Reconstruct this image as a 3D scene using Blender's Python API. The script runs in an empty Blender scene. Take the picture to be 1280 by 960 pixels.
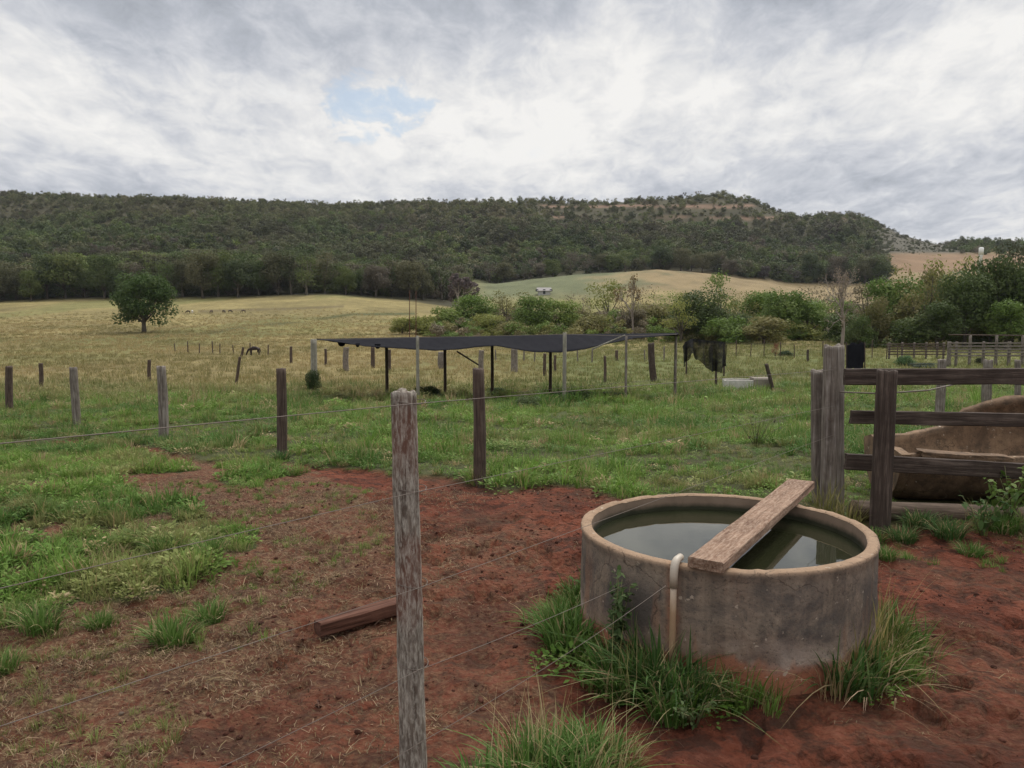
import bpy, math
import numpy as np
from mathutils import Matrix, Vector

# ------------------------------------------------------------------ camera, world, sun, exposure
S = bpy.context.scene
COL = S.collection
EYE = 1.7
F = 1000.0
PITCH = math.atan(0.095)
CP, SP = math.cos(PITCH), math.sin(PITCH)

cam_d = bpy.data.cameras.new("camera")
cam = bpy.data.objects.new("camera", cam_d)
COL.objects.link(cam)
cam.location = (0, 0, EYE)
cam.rotation_euler = (math.pi / 2 - PITCH, 0, 0)
cam_d.sensor_width = 36
cam_d.lens = 36 * F / 1280
cam_d.clip_start = 0.05
cam_d.clip_end = 6000
S.camera = cam
S.view_settings.view_transform = 'Standard'
S.view_settings.look = 'None'
S.view_settings.exposure = 0.32
S.view_settings.gamma = 1.0
S.view_settings.use_curve_mapping = False
S.cycles.max_bounces = 6
S.cycles.diffuse_bounces = 3
S.cycles.glossy_bounces = 3
S.cycles.transmission_bounces = 3
S.cycles.transparent_max_bounces = 8
S.cycles.volume_bounces = 0
S.cycles.volume_max_steps = 32
S.cycles.use_denoising = True

SUN_EL, SUN_AZ = math.radians(50), math.radians(35)   # azimuth measured from +Y towards +X
sun_d = bpy.data.lights.new("sun", 'SUN')
sun = bpy.data.objects.new("sun", sun_d)
COL.objects.link(sun)
sun_d.energy = 1.75
sun_d.angle = math.radians(14)
sun_d.color = (1.0, 0.95, 0.87)
_sd = Vector((math.sin(SUN_AZ) * math.cos(SUN_EL), math.cos(SUN_AZ) * math.cos(SUN_EL), math.sin(SUN_EL)))
sun.rotation_euler = (-_sd).to_track_quat('-Z', 'Y').to_euler()


class NT:
    """small helper to write node trees"""
    def __init__(self, tree):
        self.t = tree
    def n(self, typ, ins=None, **kw):
        nd = self.t.nodes.new(typ)
        for k, v in kw.items():
            setattr(nd, k, v)
        for k, v in (ins or {}).items():
            self.set(nd, k, v)
        return nd
    def set(self, nd, k, v):
        s = nd.inputs[k]
        if isinstance(v, bpy.types.NodeSocket):
            self.t.links.new(v, s)
        elif isinstance(v, bpy.types.Node):
            self.t.links.new(v.outputs[0], s)
        else:
            s.default_value = v
    def math(self, op, a, b=0.0, c=None, clamp=False):
        nd = self.n('ShaderNodeMath', {0: a, 1: b}, operation=op, use_clamp=clamp)
        if c is not None:
            self.set(nd, 2, c)
        return nd.outputs[0]
    def noise(self, vec, scale, detail=4.0, rough=0.5, dist=0.0):
        return self.n('ShaderNodeTexNoise', {'Vector': vec, 'Scale': scale, 'Detail': detail, 'Roughness': rough,
                                             'Distortion': dist}).outputs[0]
    def ramp(self, fac, stops, interp='LINEAR'):
        nd = self.n('ShaderNodeValToRGB', {'Fac': fac})
        cr = nd.color_ramp
        cr.interpolation = interp
        while len(cr.elements) < len(stops):
            cr.elements.new(0.5)
        for e, (p, c) in zip(cr.elements, stops):
            e.position = p
            e.color = (c[0], c[1], c[2], 1) if isinstance(c, (tuple, list)) else (c, c, c, 1)
        return nd.outputs[0]
    def mix(self, fac, a, b, mode='MIX'):
        nd = self.n('ShaderNodeMix', data_type='RGBA', blend_type=mode)
        self.set(nd, 0, fac)
        for i, v in ((6, a), (7, b)):
            if isinstance(v, (tuple, list)):
                v = (v[0], v[1], v[2], 1)
            self.set(nd, i, v)
        return nd.outputs[2]
    def mapping(self, vec, scale=(1, 1, 1), loc=(0, 0, 0), rot=(0, 0, 0)):
        return self.n('ShaderNodeMapping', {'Vector': vec, 'Scale': scale, 'Location': loc, 'Rotation': rot}).outputs[0]


W = bpy.data.worlds.new("World")
S.world = W
W.use_nodes = True
W.node_tree.nodes.clear()
t = NT(W.node_tree)
wd = t.n('ShaderNodeTexCoord').outputs['Generated']
sep = t.n('ShaderNodeSeparateXYZ', {0: wd})
zc = t.math('ADD', t.math('MAXIMUM', sep.outputs[2], 0.0), 0.24)
px = t.math('DIVIDE', sep.outputs[0], zc)
py = t.math('DIVIDE', sep.outputs[1], zc)
cv = t.n('ShaderNodeCombineXYZ', {0: px, 1: py, 2: 0.0}).outputs[0]
n1 = t.noise(t.mapping(cv, scale=(1.45, 1.15, 1), loc=(3.1, 1.7, 0)), 1.05, 9, 0.56, 0.35)
n2 = t.noise(t.mapping(cv, scale=(1.75, 1.15, 1), loc=(7.7, 2.2, 4)), 5.4, 11, 0.64, 0.35)
nn = t.math('ADD', t.math('MULTIPLY', n1, 0.60), t.math('MULTIPLY', n2, 0.40))
# brighter belt of cloud about 12 degrees up, greyer above and near the hills
el = sep.outputs[2]
band = t.math('POWER', 2.718, t.math('MULTIPLY', t.math('POWER', t.math('DIVIDE', t.math('SUBTRACT', el, 0.225), 0.095), 2.0), -1.0))
nn = t.math('ADD', nn, t.math('MULTIPLY', band, 0.13))
high = t.math('MULTIPLY', t.math('SUBTRACT', el, 0.30), 0.42, clamp=False)
high = t.math('MINIMUM', t.math('MAXIMUM', high, 0.0), 0.10)
nn = t.math('ADD', nn, high)
cloud = t.ramp(nn, [(0.40, (0.37, 0.395, 0.44)), (0.48, (0.48, 0.505, 0.56)), (0.555, (0.63, 0.645, 0.685)), (0.61, (0.77, 0.77, 0.775)), (0.69, (0.92, 0.905, 0.88))])
cloud10 = t.mix(1.0, cloud, (8.0, 8.0, 8.0), 'MULTIPLY')
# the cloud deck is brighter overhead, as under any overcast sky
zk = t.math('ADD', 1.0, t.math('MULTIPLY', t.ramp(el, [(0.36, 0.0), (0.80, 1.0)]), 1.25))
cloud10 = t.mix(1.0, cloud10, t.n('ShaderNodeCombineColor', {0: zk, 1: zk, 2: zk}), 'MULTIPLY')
sky = t.n('ShaderNodeTexSky', sky_type='NISHITA', sun_disc=False, sun_elevation=SUN_EL, sun_rotation=SUN_AZ, air_density=1.2, dust_density=1.5).outputs[0]
# a gap of blue in the direction (-0.17, 0.95, 0.24)
gx = t.math('DIVIDE', t.math('SUBTRACT', t.math('DIVIDE', sep.outputs[0], sep.outputs[1]), -0.170), 0.068)
gz = t.math('DIVIDE', t.math('SUBTRACT', t.math('DIVIDE', sep.outputs[2], sep.outputs[1]), 0.243), 0.036)
gr = t.math('ADD', t.math('MULTIPLY', gx, gx), t.math('MULTIPLY', gz, gz))
gr = t.math('ADD', gr, t.math('MULTIPLY', t.math('SUBTRACT', n2, 0.5), 7.0))
front = t.math('GREATER_THAN', sep.outputs[1], 0.0)
gap = t.math('MULTIPLY', t.ramp(gr, [(0.0, 0.62), (0.5, 0.38), (1.1, 0.0)]), front)
thin = t.math('MULTIPLY', t.ramp(n2, [(0.62, 0.0), (0.78, 0.45)]), 1.0)
gap = t.math('MAXIMUM', gap, t.math('MULTIPLY', thin, 0.25))
skyblue = t.mix(0.6, sky, (3.9, 5.1, 6.5))
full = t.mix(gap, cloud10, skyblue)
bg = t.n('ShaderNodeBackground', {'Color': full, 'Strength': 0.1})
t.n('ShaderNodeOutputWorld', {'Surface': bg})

# ------------------------------------------------------------------ numpy helpers
def hash2(ix, iy, seed):
    h = (ix.astype(np.int64) * 374761393 + iy.astype(np.int64) * 668265263 + seed * 1442695041) & 0xFFFFFFFF
    h = ((h ^ (h >> 13)) * 1274126177) & 0xFFFFFFFF
    h = h ^ (h >> 16)
    return (h & 0xFFFFFF) / float(0xFFFFFF)

def vnoise(x, y, seed=0):
    ix, iy = np.floor(x), np.floor(y)
    fx, fy = x - ix, y - iy
    fx = fx * fx * (3 - 2 * fx); fy = fy * fy * (3 - 2 * fy)
    a = hash2(ix, iy, seed); b = hash2(ix + 1, iy, seed)
    c = hash2(ix, iy + 1, seed); d = hash2(ix + 1, iy + 1, seed)
    return (a + (b - a) * fx) * (1 - fy) + (c + (d - c) * fx) * fy

def fbm(x, y, scale, octv=4, seed=0, gain=0.5):
    x = np.asarray(x, float) / scale; y = np.asarray(y, float) / scale
    s = 0; a = 1; tot = 0
    for o in range(octv):
        s = s + a * vnoise(x * (2 ** o) + 17.3 * o, y * (2 ** o) - 9.1 * o, seed + o * 7)
        tot += a; a *= gain
    return s / tot

def smooth(a, b, x):
    q = np.clip((x - a) / (b - a), 0, 1)
    return q * q * (3 - 2 * q)

def tanel(v):
    b = (480 - v) / F
    return (-SP + b * CP) / (CP + b * SP)

def at(u, v, d):
    """point seen at pixel (u,v) of the 1280x960 photograph, d metres ahead"""
    b = (480 - v) / F
    y = CP + b * SP
    return Vector(((u - 640) / F / y * d, d, EYE + tanel(v) * d))

NEAR_Y = [-40, 6.6, 8.8, 11, 13.2, 16.7, 22, 28.5, 34, 40, 50, 62, 75, 90, 110]
NEAR_Z = [0, 0, -.12, -.29, -.46, -.74, -1.13, -1.62, -1.98, -2.30, -2.74, -3.05, -3.28, -3.48, -3.55]
DD = [110, 140, 200, 260, 320, 380, 430, 520, 620, 720, 850, 1100, 1800]
COLS = {  # azimuth (px) : picture height of the ground at each distance
    -900: [415, 395, 378, 356, 336, 320, 296, 268, 244],
    0:    [415, 396, 379, 357, 337, 321, 297, 269, 244],
    250:  [416, 394, 375, 356, 338, 322, 298, 272, 252],
    420:  [417, 393, 371, 357, 338, 322, 299, 276, 258],
    520:  [418, 398, 378, 366, 350, 338, 306, 280, 256],
    620:  [418, 404, 392, 374, 355, 357, 325, 286, 254],
    720:  [418, 406, 394, 372, 343, 347, 318, 284, 255],
    820:  [418, 406, 392, 366, 336, 341, 314, 279, 252],
    900:  [418, 406, 394, 372, 342, 345, 318, 280, 246],
    922:  [418, 408, 396, 376, 347, 348, 322, 284, 249],
    948:  [418, 408, 396, 378, 350, 350, 324, 286, 257],
    976:  [418, 408, 398, 380, 356, 356, 328, 292, 268],
    1000: [418, 408, 400, 386, 364, 358, 330, 298, 272],
    1050: [418, 408, 400, 388, 368, 358, 332, 300, 269],
    1085: [418, 408, 400, 388, 372, 358, 336, 306, 277],
    1120: [416, 406, 398, 386, 366, 352, 334, 312, 293],
    1160: [414, 404, 396, 384, 364, 350, 334, 316, 305],
    1300: [412, 402, 394, 382, 362, 348, 332, 318, 309],
    2300: [410, 400, 390, 380, 360, 346, 330, 316, 306],
}
CU = np.array(sorted(COLS))
ZT = []
for u in CU:
    zz = [-3.55] + [EYE + tanel(v) * d for v, d in zip(COLS[u], DD[1:10])]
    zz += [zz[-1] + 2, zz[-1], zz[-1] - 60]
    ZT.append(zz)
ZT = np.array(ZT)

def cubic_near(y):
    return np.interp(y, NEAR_Y, NEAR_Z)

def zbase(x, y):
    x = np.asarray(x, float); y = np.asarray(y, float)
    zn = cubic_near(y)
    yy = np.clip(y, 110, 1799)
    u = np.clip(640 + 1000 * x / np.maximum(y, 1), CU[0], CU[-1] - 1)
    ci = np.clip(np.searchsorted(CU, u, side='right') - 1, 0, len(CU) - 2)
    di = np.clip(np.searchsorted(DD, yy, side='right') - 1, 0, len(DD) - 2)
    Da = np.array(DD, float)
    fu = (u - CU[ci]) / (CU[ci + 1] - CU[ci]); fd = (yy - Da[di]) / (Da[di + 1] - Da[di])
    z = (ZT[ci, di] * (1 - fu) + ZT[ci + 1, di] * fu) * (1 - fd) + (ZT[ci, di + 1] * (1 - fu) + ZT[ci + 1, di + 1] * fu) * fd
    z = np.where(y < 110, zn, z)
    # natural undulation
    z = z + (fbm(x, y, 5.0, 3, 3) - .5) * .16 * smooth(8, 16, y)
    z = z + (fbm(x, y, 60, 4, 5) - .5) * 2.2 * smooth(150, 260, y)
    z = z + (fbm(x, y * .6, 95, 4, 9) - .5) * 30 * smooth(450, 560, y) * (1 - smooth(640, 700, y) * .9)
    lf = (1 - smooth(520, 600, 640 + 1000 * x / np.maximum(y, 1)))
    z = z + (fbm(x, y * .5, 60, 3, 10) - .5) * 14 * smooth(290, 360, y) * (1 - smooth(640, 700, y)) * lf
    return z

def zg(x, y):
    return float(zbase(np.array([x]), np.array([y]))[0])

def G(u, v):
    """ground point seen at pixel (u,v)"""
    k = tanel(v)
    ux = (u - 640) / F / (CP + (480 - v) / F * SP)
    lo, hi = 1.0, 110.0
    f = lambda d: EYE + k * d - zg(ux * d, d)
    d = 1.0; step = .05
    while d < 130 and f(d) > 0:
        d *= 1.02
    lo, hi = d / 1.02, d
    for _ in range(25):
        m = .5 * (lo + hi)
        if f(m) > 0: lo = m
        else: hi = m
    return Vector((ux * hi, hi, zg(ux * hi, hi)))

def inpoly(x, y, poly):
    x = np.asarray(x); y = np.asarray(y)
    ins = np.zeros(x.shape, bool)
    n = len(poly)
    for i in range(n):
        x0, y0 = poly[i][:2]; x1, y1 = poly[(i + 1) % n][:2]
        c = ((y0 > y) != (y1 > y)) & (x < (x1 - x0) * (y - y0) / (y1 - y0 + 1e-12) + x0)
        ins ^= c
    return ins

# ------------------------------------------------------------------ areas of the yard, in world metres
TX, TY, TR, TH = 1.118, 4.13, .752, .556
def wpoly(px):
    return [tuple(G(u, v)[:2]) for u, v in px]
FIELD_EDGE = [(-700, 700), (-150, 560), (0, 548), (120, 552), (180, 560), (235, 573), (330, 583), (380, 583), (450, 590), (540, 597), (610, 606), (690, 613), (770, 624),
              (900, 624), (1010, 640), (1075, 655), (1160, 662), (1280, 664), (1500, 672)]
_fe = np.array([tuple(G(u, v)[:2]) for u, v in FIELD_EDGE])
LEFT_GRASS = wpoly([(-900, 560), (150, 556), (190, 574), (225, 590), (140, 600), (170, 622), (235, 640), (300, 662), (312, 690), (275, 712), (215, 735), (130, 752), (60, 765), (-60, 800), (-500, 960), (-1500, 960)])
THIN_GRASS = wpoly([(-500, 700), (300, 560), (420, 600), (500, 640), (470, 700), (370, 760), (330, 830), (230, 900), (200, 1100), (-700, 1100)])
PATCH2 = wpoly([(255, 584), (330, 580), (385, 597), (365, 608), (300, 608)])

def edge_y(x):
    return np.interp(x, _fe[:, 0], _fe[:, 1])

# polygon membership evaluated on a lattice, then looked up with a jittered position
def masks(x, y):
    x = np.asarray(x, float); y = np.asarray(y, float)
    jx = x + (fbm(x, y, .55, 4, 21, .6) - .5) * .9
    jy = y + (fbm(x, y, .55, 4, 22, .6) - .5) * .9
    fld = smooth(-.12, .12, jy - edge_y(x) + .0)
    near = y < 14
    lg = np.zeros(x.shape); th = np.zeros(x.shape)
    if near.any():
        m = inpoly(jx, jy, LEFT_GRASS) | inpoly(jx, jy, PATCH2)
        lg = np.where(near, m, 0).astype(float)
        th = np.where(near, inpoly(jx, jy, THIN_GRASS), 0).astype(float)
    n = fbm(x, y, .35, 3, 31)
    lg = lg * smooth(.30, .42, n + .04)
    g = np.maximum(fld, lg)
    # strip of thin grass below the rail fence
    r = smooth(1.5, .1, edge_y(x) - y) * (x > 1.3) * smooth(.36, .55, fbm(x, y, .3, 3, 33)) * 1.4
    return g, np.maximum(th * smooth(.40, .60, fbm(x, y, .28, 4, 35)), r), fld, th

def far_colour(x, y):
    u = 640 + 1000 * x / np.maximum(y, 1)
    n1 = fbm(x, y, 9, 4, 41)[..., None]; n2 = fbm(x, y * .35, 25, 4, 43)[..., None]; n3 = fbm(x, y, 1.3, 3, 47)[..., None]
    green = np.array([.085, .115, .034]); tan = np.array([.225, .170, .078]); olive = np.array([.165, .152, .058])
    brown = np.array([.16, .10, .055])
    # near field green, then ochre belt, then olive-tan meadow
    tanw = smooth(30, 50, y + (fbm(x, y, 6, 3, 44) - .5) * 22)[..., None]
    tanw = tanw * (1 - .70 * smooth(560, 760, u))[..., None]
    c = green * (1 - tanw) + (tan * .65 + olive * .35) * tanw
    far = smooth(70, 120, y)[..., None]
    c = c * (1 - far) + (olive * .45 + tan * .55) * far
    c = c * (.62 + .76 * n1) 
    c = c * (1 - .35 * smooth(.5, .62, n2)) + green * 1.1 * .35 * smooth(.5, .62, n2)
    c = c * (.75 + .5 * n3)
    # mound: green on its left flank, tan on the right
    mo = (smooth(300, 340, y) * smooth(560, 620, u))[..., None]
    mc = np.array([.120, .130, .068]); mt = np.array([.205, .155, .082])
    w = smooth(700, 860, u + (n1[..., 0] - .5) * 200)[..., None]
    c = c * (1 - mo) + (mc * (1 - w) + mt * w) * (.7 + .6 * n1) * mo
    # wooded ridge floor with strata
    fo = smooth(430, 450, y)[..., None] * (u < 1107)[..., None]
    fl = (smooth(255, 275, y) * (u < 585))[..., None]
    fo = np.maximum(fo, fl)
    ridge = np.array([.055, .050, .028]) * (.6 + .8 * n1)
    c = c * (1 - fo) + ridge * fo
    return c

def strata(x, y, z):
    """bare ledges of reddish rock that run level along the upper slope"""
    u = 640 + 1000 * x / np.maximum(y, 1)
    v = 385 - (z - EYE) / np.maximum(y, 1) * 1000 * .985
    wob = (fbm(x, y, 60, 3, 52) - .5) * 8
    on = smooth(560, 660, u) * (1 - smooth(1060, 1100, u)) * smooth(500, 560, y)
    a = np.exp(-((v + wob - 262) / 1.7) ** 2) + .9 * np.exp(-((v + wob * .6 - 276) / 1.5) ** 2)
    gp = smooth(.38, .55, fbm(x, y, 40, 3, 55))
    return np.clip(a * on * gp, 0, 1)

# ------------------------------------------------------------------ object helpers
def new_mesh(name, verts, faces, smoothf=True, attrs=None, quads=None):
    me = bpy.data.meshes.new(name)
    verts = np.asarray(verts, np.float32)
    if quads is not None:            # (n,k) integer array
        n, k = quads.shape
        me.vertices.add(len(verts)); me.vertices.foreach_set('co', verts.ravel())
        me.loops.add(n * k); me.loops.foreach_set('vertex_index', quads.astype(np.int32).ravel())
        me.polygons.add(n)
        me.polygons.foreach_set('loop_start', np.arange(0, n * k, k, dtype=np.int32))
        me.update(calc_edges=True)
    else:
        me.from_pydata([tuple(map(float, v)) for v in verts], [], faces)
    if smoothf:
        me.polygons.foreach_set('use_smooth', np.ones(len(me.polygons), bool))
    for k, (typ, arr) in (attrs or {}).items():
        a = me.attributes.new(k, typ, 'POINT')
        key = {'FLOAT': 'value', 'FLOAT_COLOR': 'color', 'FLOAT_VECTOR': 'vector', 'INT': 'value'}[typ]
        a.data.foreach_set(key, np.asarray(arr, np.int32 if typ == 'INT' else np.float32).ravel())
    me.update()
    return me

def wmat(o):
    return o.matrix_basis if o.parent is None else wmat(o.parent) @ o.matrix_basis

def link(name, me, mat=None, parent=None, M=None, label=None, cat=None, group=None, kind=None):
    o = bpy.data.objects.new(name, me)
    COL.objects.link(o)
    if mat is not None and not me.materials:
        me.materials.append(mat)
    M = M or Matrix.Identity(4)
    if parent is not None:
        o.parent = parent
        o.matrix_basis = wmat(parent).inverted() @ M
    else:
        o.matrix_basis = M
    tag(o, label, cat, group, kind)
    return o

def tag(o, label=None, cat=None, group=None, kind=None):
    if label: o['label'] = label
    if cat: o['category'] = cat
    if group: o['group'] = group
    if kind: o['kind'] = kind

def empty(name, loc, label, cat, group=None):
    o = bpy.data.objects.new(name, None)
    COL.objects.link(o)
    o.empty_display_size = .2
    o.matrix_basis = Matrix.Translation(Vector(loc))
    tag(o, label, cat, group)
    return o

def frame(p0, p1, up=(0, 0, 1)):
    """matrix with local Z from p0 to p1"""
    p0, p1 = Vector(p0), Vector(p1)
    z = (p1 - p0).normalized()
    up = Vector(up)
    if abs(z.dot(up)) > .95:
        up = Vector((0, 1, 0))
    x = up.cross(z).normalized()
    y = z.cross(x)
    M = Matrix((x, y, z)).transposed().to_4x4()
    M.translation = p0
    return M, (p1 - p0).length

def loft(rings, caps=True):
    """rings: (m, k, 3) array -> verts, faces"""
    rings = np.asarray(rings)
    m, k, _ = rings.shape
    v = rings.reshape(-1, 3)
    f = []
    for i in range(m - 1):
        for j in range(k):
            a = i * k + j; b = i * k + (j + 1) % k
            f.append((a, b, b + k, a + k))
    if caps:
        f.append(tuple(range(k - 1, -1, -1)))
        f.append(tuple((m - 1) * k + j for j in range(k)))
    return v, f

def log_mesh(name, L, r0, r1, seed=0, k=22, m=34, rough=.10, bend=.0, ragged=.02, flat=1.0, groove=.0):
    """a weathered round post along local Z: splits, knots, an uneven sawn top"""
    rg = np.random.RandomState(seed)
    th = np.linspace(0, 2 * np.pi, k, endpoint=False)
    ts = np.concatenate([np.linspace(0, 1, m), [1.0, 1.0]])
    rings = []
    bx = rg.uniform(-1, 1) * bend; by = rg.uniform(-1, 1) * bend
    prof = 1 + .10 * np.cos(2 * th + rg.rand() * 6) + .05 * np.cos(3 * th + rg.rand() * 6)
    gth = rg.rand(4) * 6.28
    for i, tt in enumerate(ts):
        z = tt * L
        r = r0 + (r1 - r0) * tt
        n = fbm(th / 6.28 * k * .5, np.full(k, z / max(r0, .02) * .25), 1.0, 3, seed) - .5
        n2 = fbm(th / 6.28 * k, np.full(k, z * 3.0), 2.0, 2, seed + 5) - .5
        rr = r * prof * (1 + rough * 1.6 * n + rough * .8 * n2)
        for q in gth:
            dd = np.abs((th - q + np.pi) % (2 * np.pi) - np.pi)
            rr = rr * (1 - groove * np.exp(-(dd / .16) ** 2) * (.4 + .6 * (hash2(np.array([int(z * 6)]), np.array([int(q * 10)]), seed)[0])))
        zz = np.full(k, z)
        if i >= m - 1:
            zz = zz + (fbm(th * 1.2, th * 0, .6, 2, seed + 9) - .5) * ragged * 2
        if i == m: rr = rr * .82; zz = zz + .004
        if i == m + 1: rr = rr * .35; zz = zz - ragged * .3
        cx = bx * math.sin(tt * 3.1) ; cy = by * math.sin(tt * 2.3)
        rings.append(np.stack([cx + rr * np.cos(th), cy + flat * rr * np.sin(th), zz], 1))
    v, f = loft(np.array(rings))
    return new_mesh(name, v, f)

def board_mesh(name, L, w, h, seed=0, m=24, rough=.004, endcut=.01):
    """sawn board along local Z, width w in local X, thickness h in local Y, worn edges"""
    c = min(w, h) * .10
    base = [(-w/2+c, -h/2), (0, -h/2), (w/2-c, -h/2), (w/2, -h/2+c), (w/2, 0), (w/2, h/2-c), (w/2-c, h/2), (0, h/2), (-w/2+c, h/2), (-w/2, h/2-c), (-w/2, 0), (-w/2, -h/2+c)]
    base = np.array(base)
    k = len(base)
    rings = []
    for i, tt in enumerate(np.linspace(0, 1, m)):
        n = np.stack([fbm(np.arange(k) * 1.7, np.full(k, tt * L * 5), 1.0, 3, seed) - .5,
                      fbm(np.arange(k) * 1.7, np.full(k, tt * L * 5), 1.0, 3, seed + 3) - .5], 1)
        p = base + n * rough * 2
        z = np.full(k, tt * L)
        if i in (0, m - 1):
            z = z + (fbm(np.arange(k) * .9, np.zeros(k), 1, 2, seed + i) - .5) * endcut * 2
        rings.append(np.column_stack([p, z]))
    v, f = loft(np.array(rings))
    return new_mesh(name, v, f, smoothf=False)

def tube_verts(pts, radii, k=8):
    pts = np.asarray(pts, float)
    m = len(pts)
    rr = np.broadcast_to(radii, (m,)) if np.ndim(radii) else np.full(m, radii)
    tan = np.gradient(pts, axis=0)
    tan /= np.linalg.norm(tan, axis=1)[:, None] + 1e-9
    ref = np.array([0.0, 0, 1]) if abs(tan[0, 2]) < .9 else np.array([1.0, 0, 0])
    th = np.linspace(0, 2 * np.pi, k, endpoint=False)
    rings = []
    for i in range(m):
        a = np.cross(ref, tan[i]); a /= np.linalg.norm(a) + 1e-9
        b = np.cross(tan[i], a)
        rings.append(pts[i] + rr[i] * (np.cos(th)[:, None] * a + np.sin(th)[:, None] * b))
    return np.array(rings)

class MB:
    def __init__(self): self.v = []; self.f = []; self.n = 0
    def add(self, v, f):
        self.v.append(np.asarray(v, float)); self.f += [tuple(i + self.n for i in q) for q in f]; self.n += len(v)
    def tube(self, pts, r, k=8, caps=True):
        self.add(*loft(tube_verts(pts, r, k), caps))
    def mesh(self, name, smoothf=True):
        return new_mesh(name, np.concatenate(self.v), self.f, smoothf)

def tube_mesh(name, pts, r, k=8):
    mb = MB(); mb.tube(pts, r, k); return mb.mesh(name)

# ------------------------------------------------------------------ materials
def mat(name):
    m = bpy.data.materials.new(name)
    m.use_nodes = True
    m.node_tree.nodes.clear()
    return m, NT(m.node_tree)

def finish(t, col, rough=.85, bump=None, bstr=.3, bdist=.01, spec=.2, **kw):
    ins = {'Base Color': col, 'Roughness': rough, 'Specular IOR Level': spec}
    ins.update(kw)
    if bump is not None:
        ins['Normal'] = t.n('ShaderNodeBump', {'Height': bump, 'Strength': bstr, 'Distance': bdist})
    p = t.n('ShaderNodeBsdfPrincipled', ins)
    t.n('ShaderNodeOutputMaterial', {'Surface': p})

def rgb(c): return (c[0], c[1], c[2])

def wood_mat(name, dark, mid, light, grain=30, lichen=None, red=None, wet=0.0):
    m, t = mat(name)
    co = t.n('ShaderNodeTexCoord').outputs['Object']
    rnd = t.n('ShaderNodeObjectInfo').outputs['Random']
    co = t.n('ShaderNodeVectorMath', {0: co, 1: t.n('ShaderNodeCombineXYZ', {0: t.math('MULTIPLY', rnd, 7.0), 1: 0.0, 2: t.math('MULTIPLY', rnd, 3.0)})}, operation='ADD').outputs[0]
    g = t.noise(t.mapping(co, (grain, grain, grain * .06)), 1.0, 6, .65, .4)
    g2 = t.noise(t.mapping(co, (grain * 3, grain * 3, grain * .12)), 1.0, 4, .6)
    b = t.noise(co, 7.0, 5, .6)
    gg = t.math('ADD', t.math('MULTIPLY', g, .65), t.math('MULTIPLY', g2, .35))
    c = t.ramp(gg, [(.36, dark), (.50, mid), (.64, light)])
    c = t.mix(t.ramp(b, [(.40, 0.0), (.70, .6)]), c, dark)
    if red is not None:
        c = t.mix(t.ramp(t.noise(co, 3.2, 4, .6, .3), [(.48, 0.0), (.62, .75)]), c, red)
    if lichen is not None:
        l = t.noise(t.mapping(co, (1, 1, .28)), 85.0, 6, .72, .3)
        c = t.mix(t.ramp(l, [(.44, 0.0), (.66, .75)]), c, lichen)
    h = t.math('ADD', gg, t.math('MULTIPLY', b, .4))
    finish(t, c, .85, h, .8, .012, spec=.15)
    return m

M_POST = wood_mat('grey post wood', (.06, .045, .035), (.155, .125, .10), (.27, .235, .195), 45, lichen=(.44, .41, .35), red=(.13, .06, .042))
M_POST2 = wood_mat('brown post wood', (.035, .024, .02), (.085, .06, .047), (.14, .11, .085), 40)
M_POSTG = wood_mat('bleached post wood', (.07, .055, .045), (.17, .145, .12), (.30, .27, .24), 40)
M_RAIL = wood_mat('dark rail wood', (.028, .020, .016), (.060, .045, .036), (.13, .10, .082), 38)
M_LOG = wood_mat('sill log wood', (.045, .03, .022), (.10, .072, .052), (.17, .125, .095), 30)
M_PLANK = wood_mat('plank wood', (.085, .045, .03), (.20, .12, .08), (.36, .25, .18), 40, lichen=(.36, .27, .20))
M_BEAM = wood_mat('reddish beam wood', (.045, .02, .013), (.10, .045, .03), (.16, .08, .055), 30)
M_BARK = wood_mat('tree bark', (.05, .04, .03), (.10, .085, .065), (.16, .14, .11), 4)
M_PALE = wood_mat('pale pole', (.14, .125, .10), (.24, .225, .18), (.34, .32, .27), 20)

def leaf_mat(name, mode, dry=(.20, .15, .06), drycut=.86, transl=.35):
    """mode: 'INSTANCER' reads the tint of each scattered plant, 'OBJECT' the object's own colour"""
    m, t = mat(name)
    if mode == 'INSTANCER':
        col = t.n('ShaderNodeAttribute', attribute_type='INSTANCER', attribute_name='tint').outputs['Color']
    else:
        col = t.n('ShaderNodeObjectInfo').outputs['Color']
    r = t.n('ShaderNodeAttribute', attribute_type='GEOMETRY', attribute_name='rnd').outputs['Fac']
    hsv = t.n('ShaderNodeHueSaturation', {'Color': col, 'Hue': t.math('ADD', t.math('MULTIPLY', r, -.035), .518),
                                          'Value': t.math('ADD', t.math('MULTIPLY', r, .80), .85), 'Saturation': t.math('ADD', t.math('MULTIPLY', r, -.2), 1.08)}).outputs[0]
    c = t.mix(t.ramp(r, [(drycut, 0.0), (min(drycut + .05, 1.0), 1.0)]), hsv, dry)
    d = t.n('ShaderNodeBsdfPrincipled', {'Base Color': c, 'Roughness': .6, 'Specular IOR Level': .12})
    tr = t.n('ShaderNodeBsdfTranslucent', {'Color': c})
    mx = t.n('ShaderNodeMixShader', {0: transl, 1: d, 2: tr})
    t.n('ShaderNodeOutputMaterial', {'Surface': mx})
    return m

M_GRASS_I = leaf_mat('grass blades', 'INSTANCER', dry=(.30, .23, .11), drycut=.88)
M_LEAF_I = leaf_mat('forest leaves', 'INSTANCER', dry=(.12, .10, .07), drycut=.97, transl=.2)
M_GRASS_O = leaf_mat('clump blades', 'OBJECT', dry=(.34, .27, .14), drycut=.86)
M_LEAF_O = leaf_mat('tree leaves', 'OBJECT', dry=(.15, .12, .05), drycut=.96, transl=.35)

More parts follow.
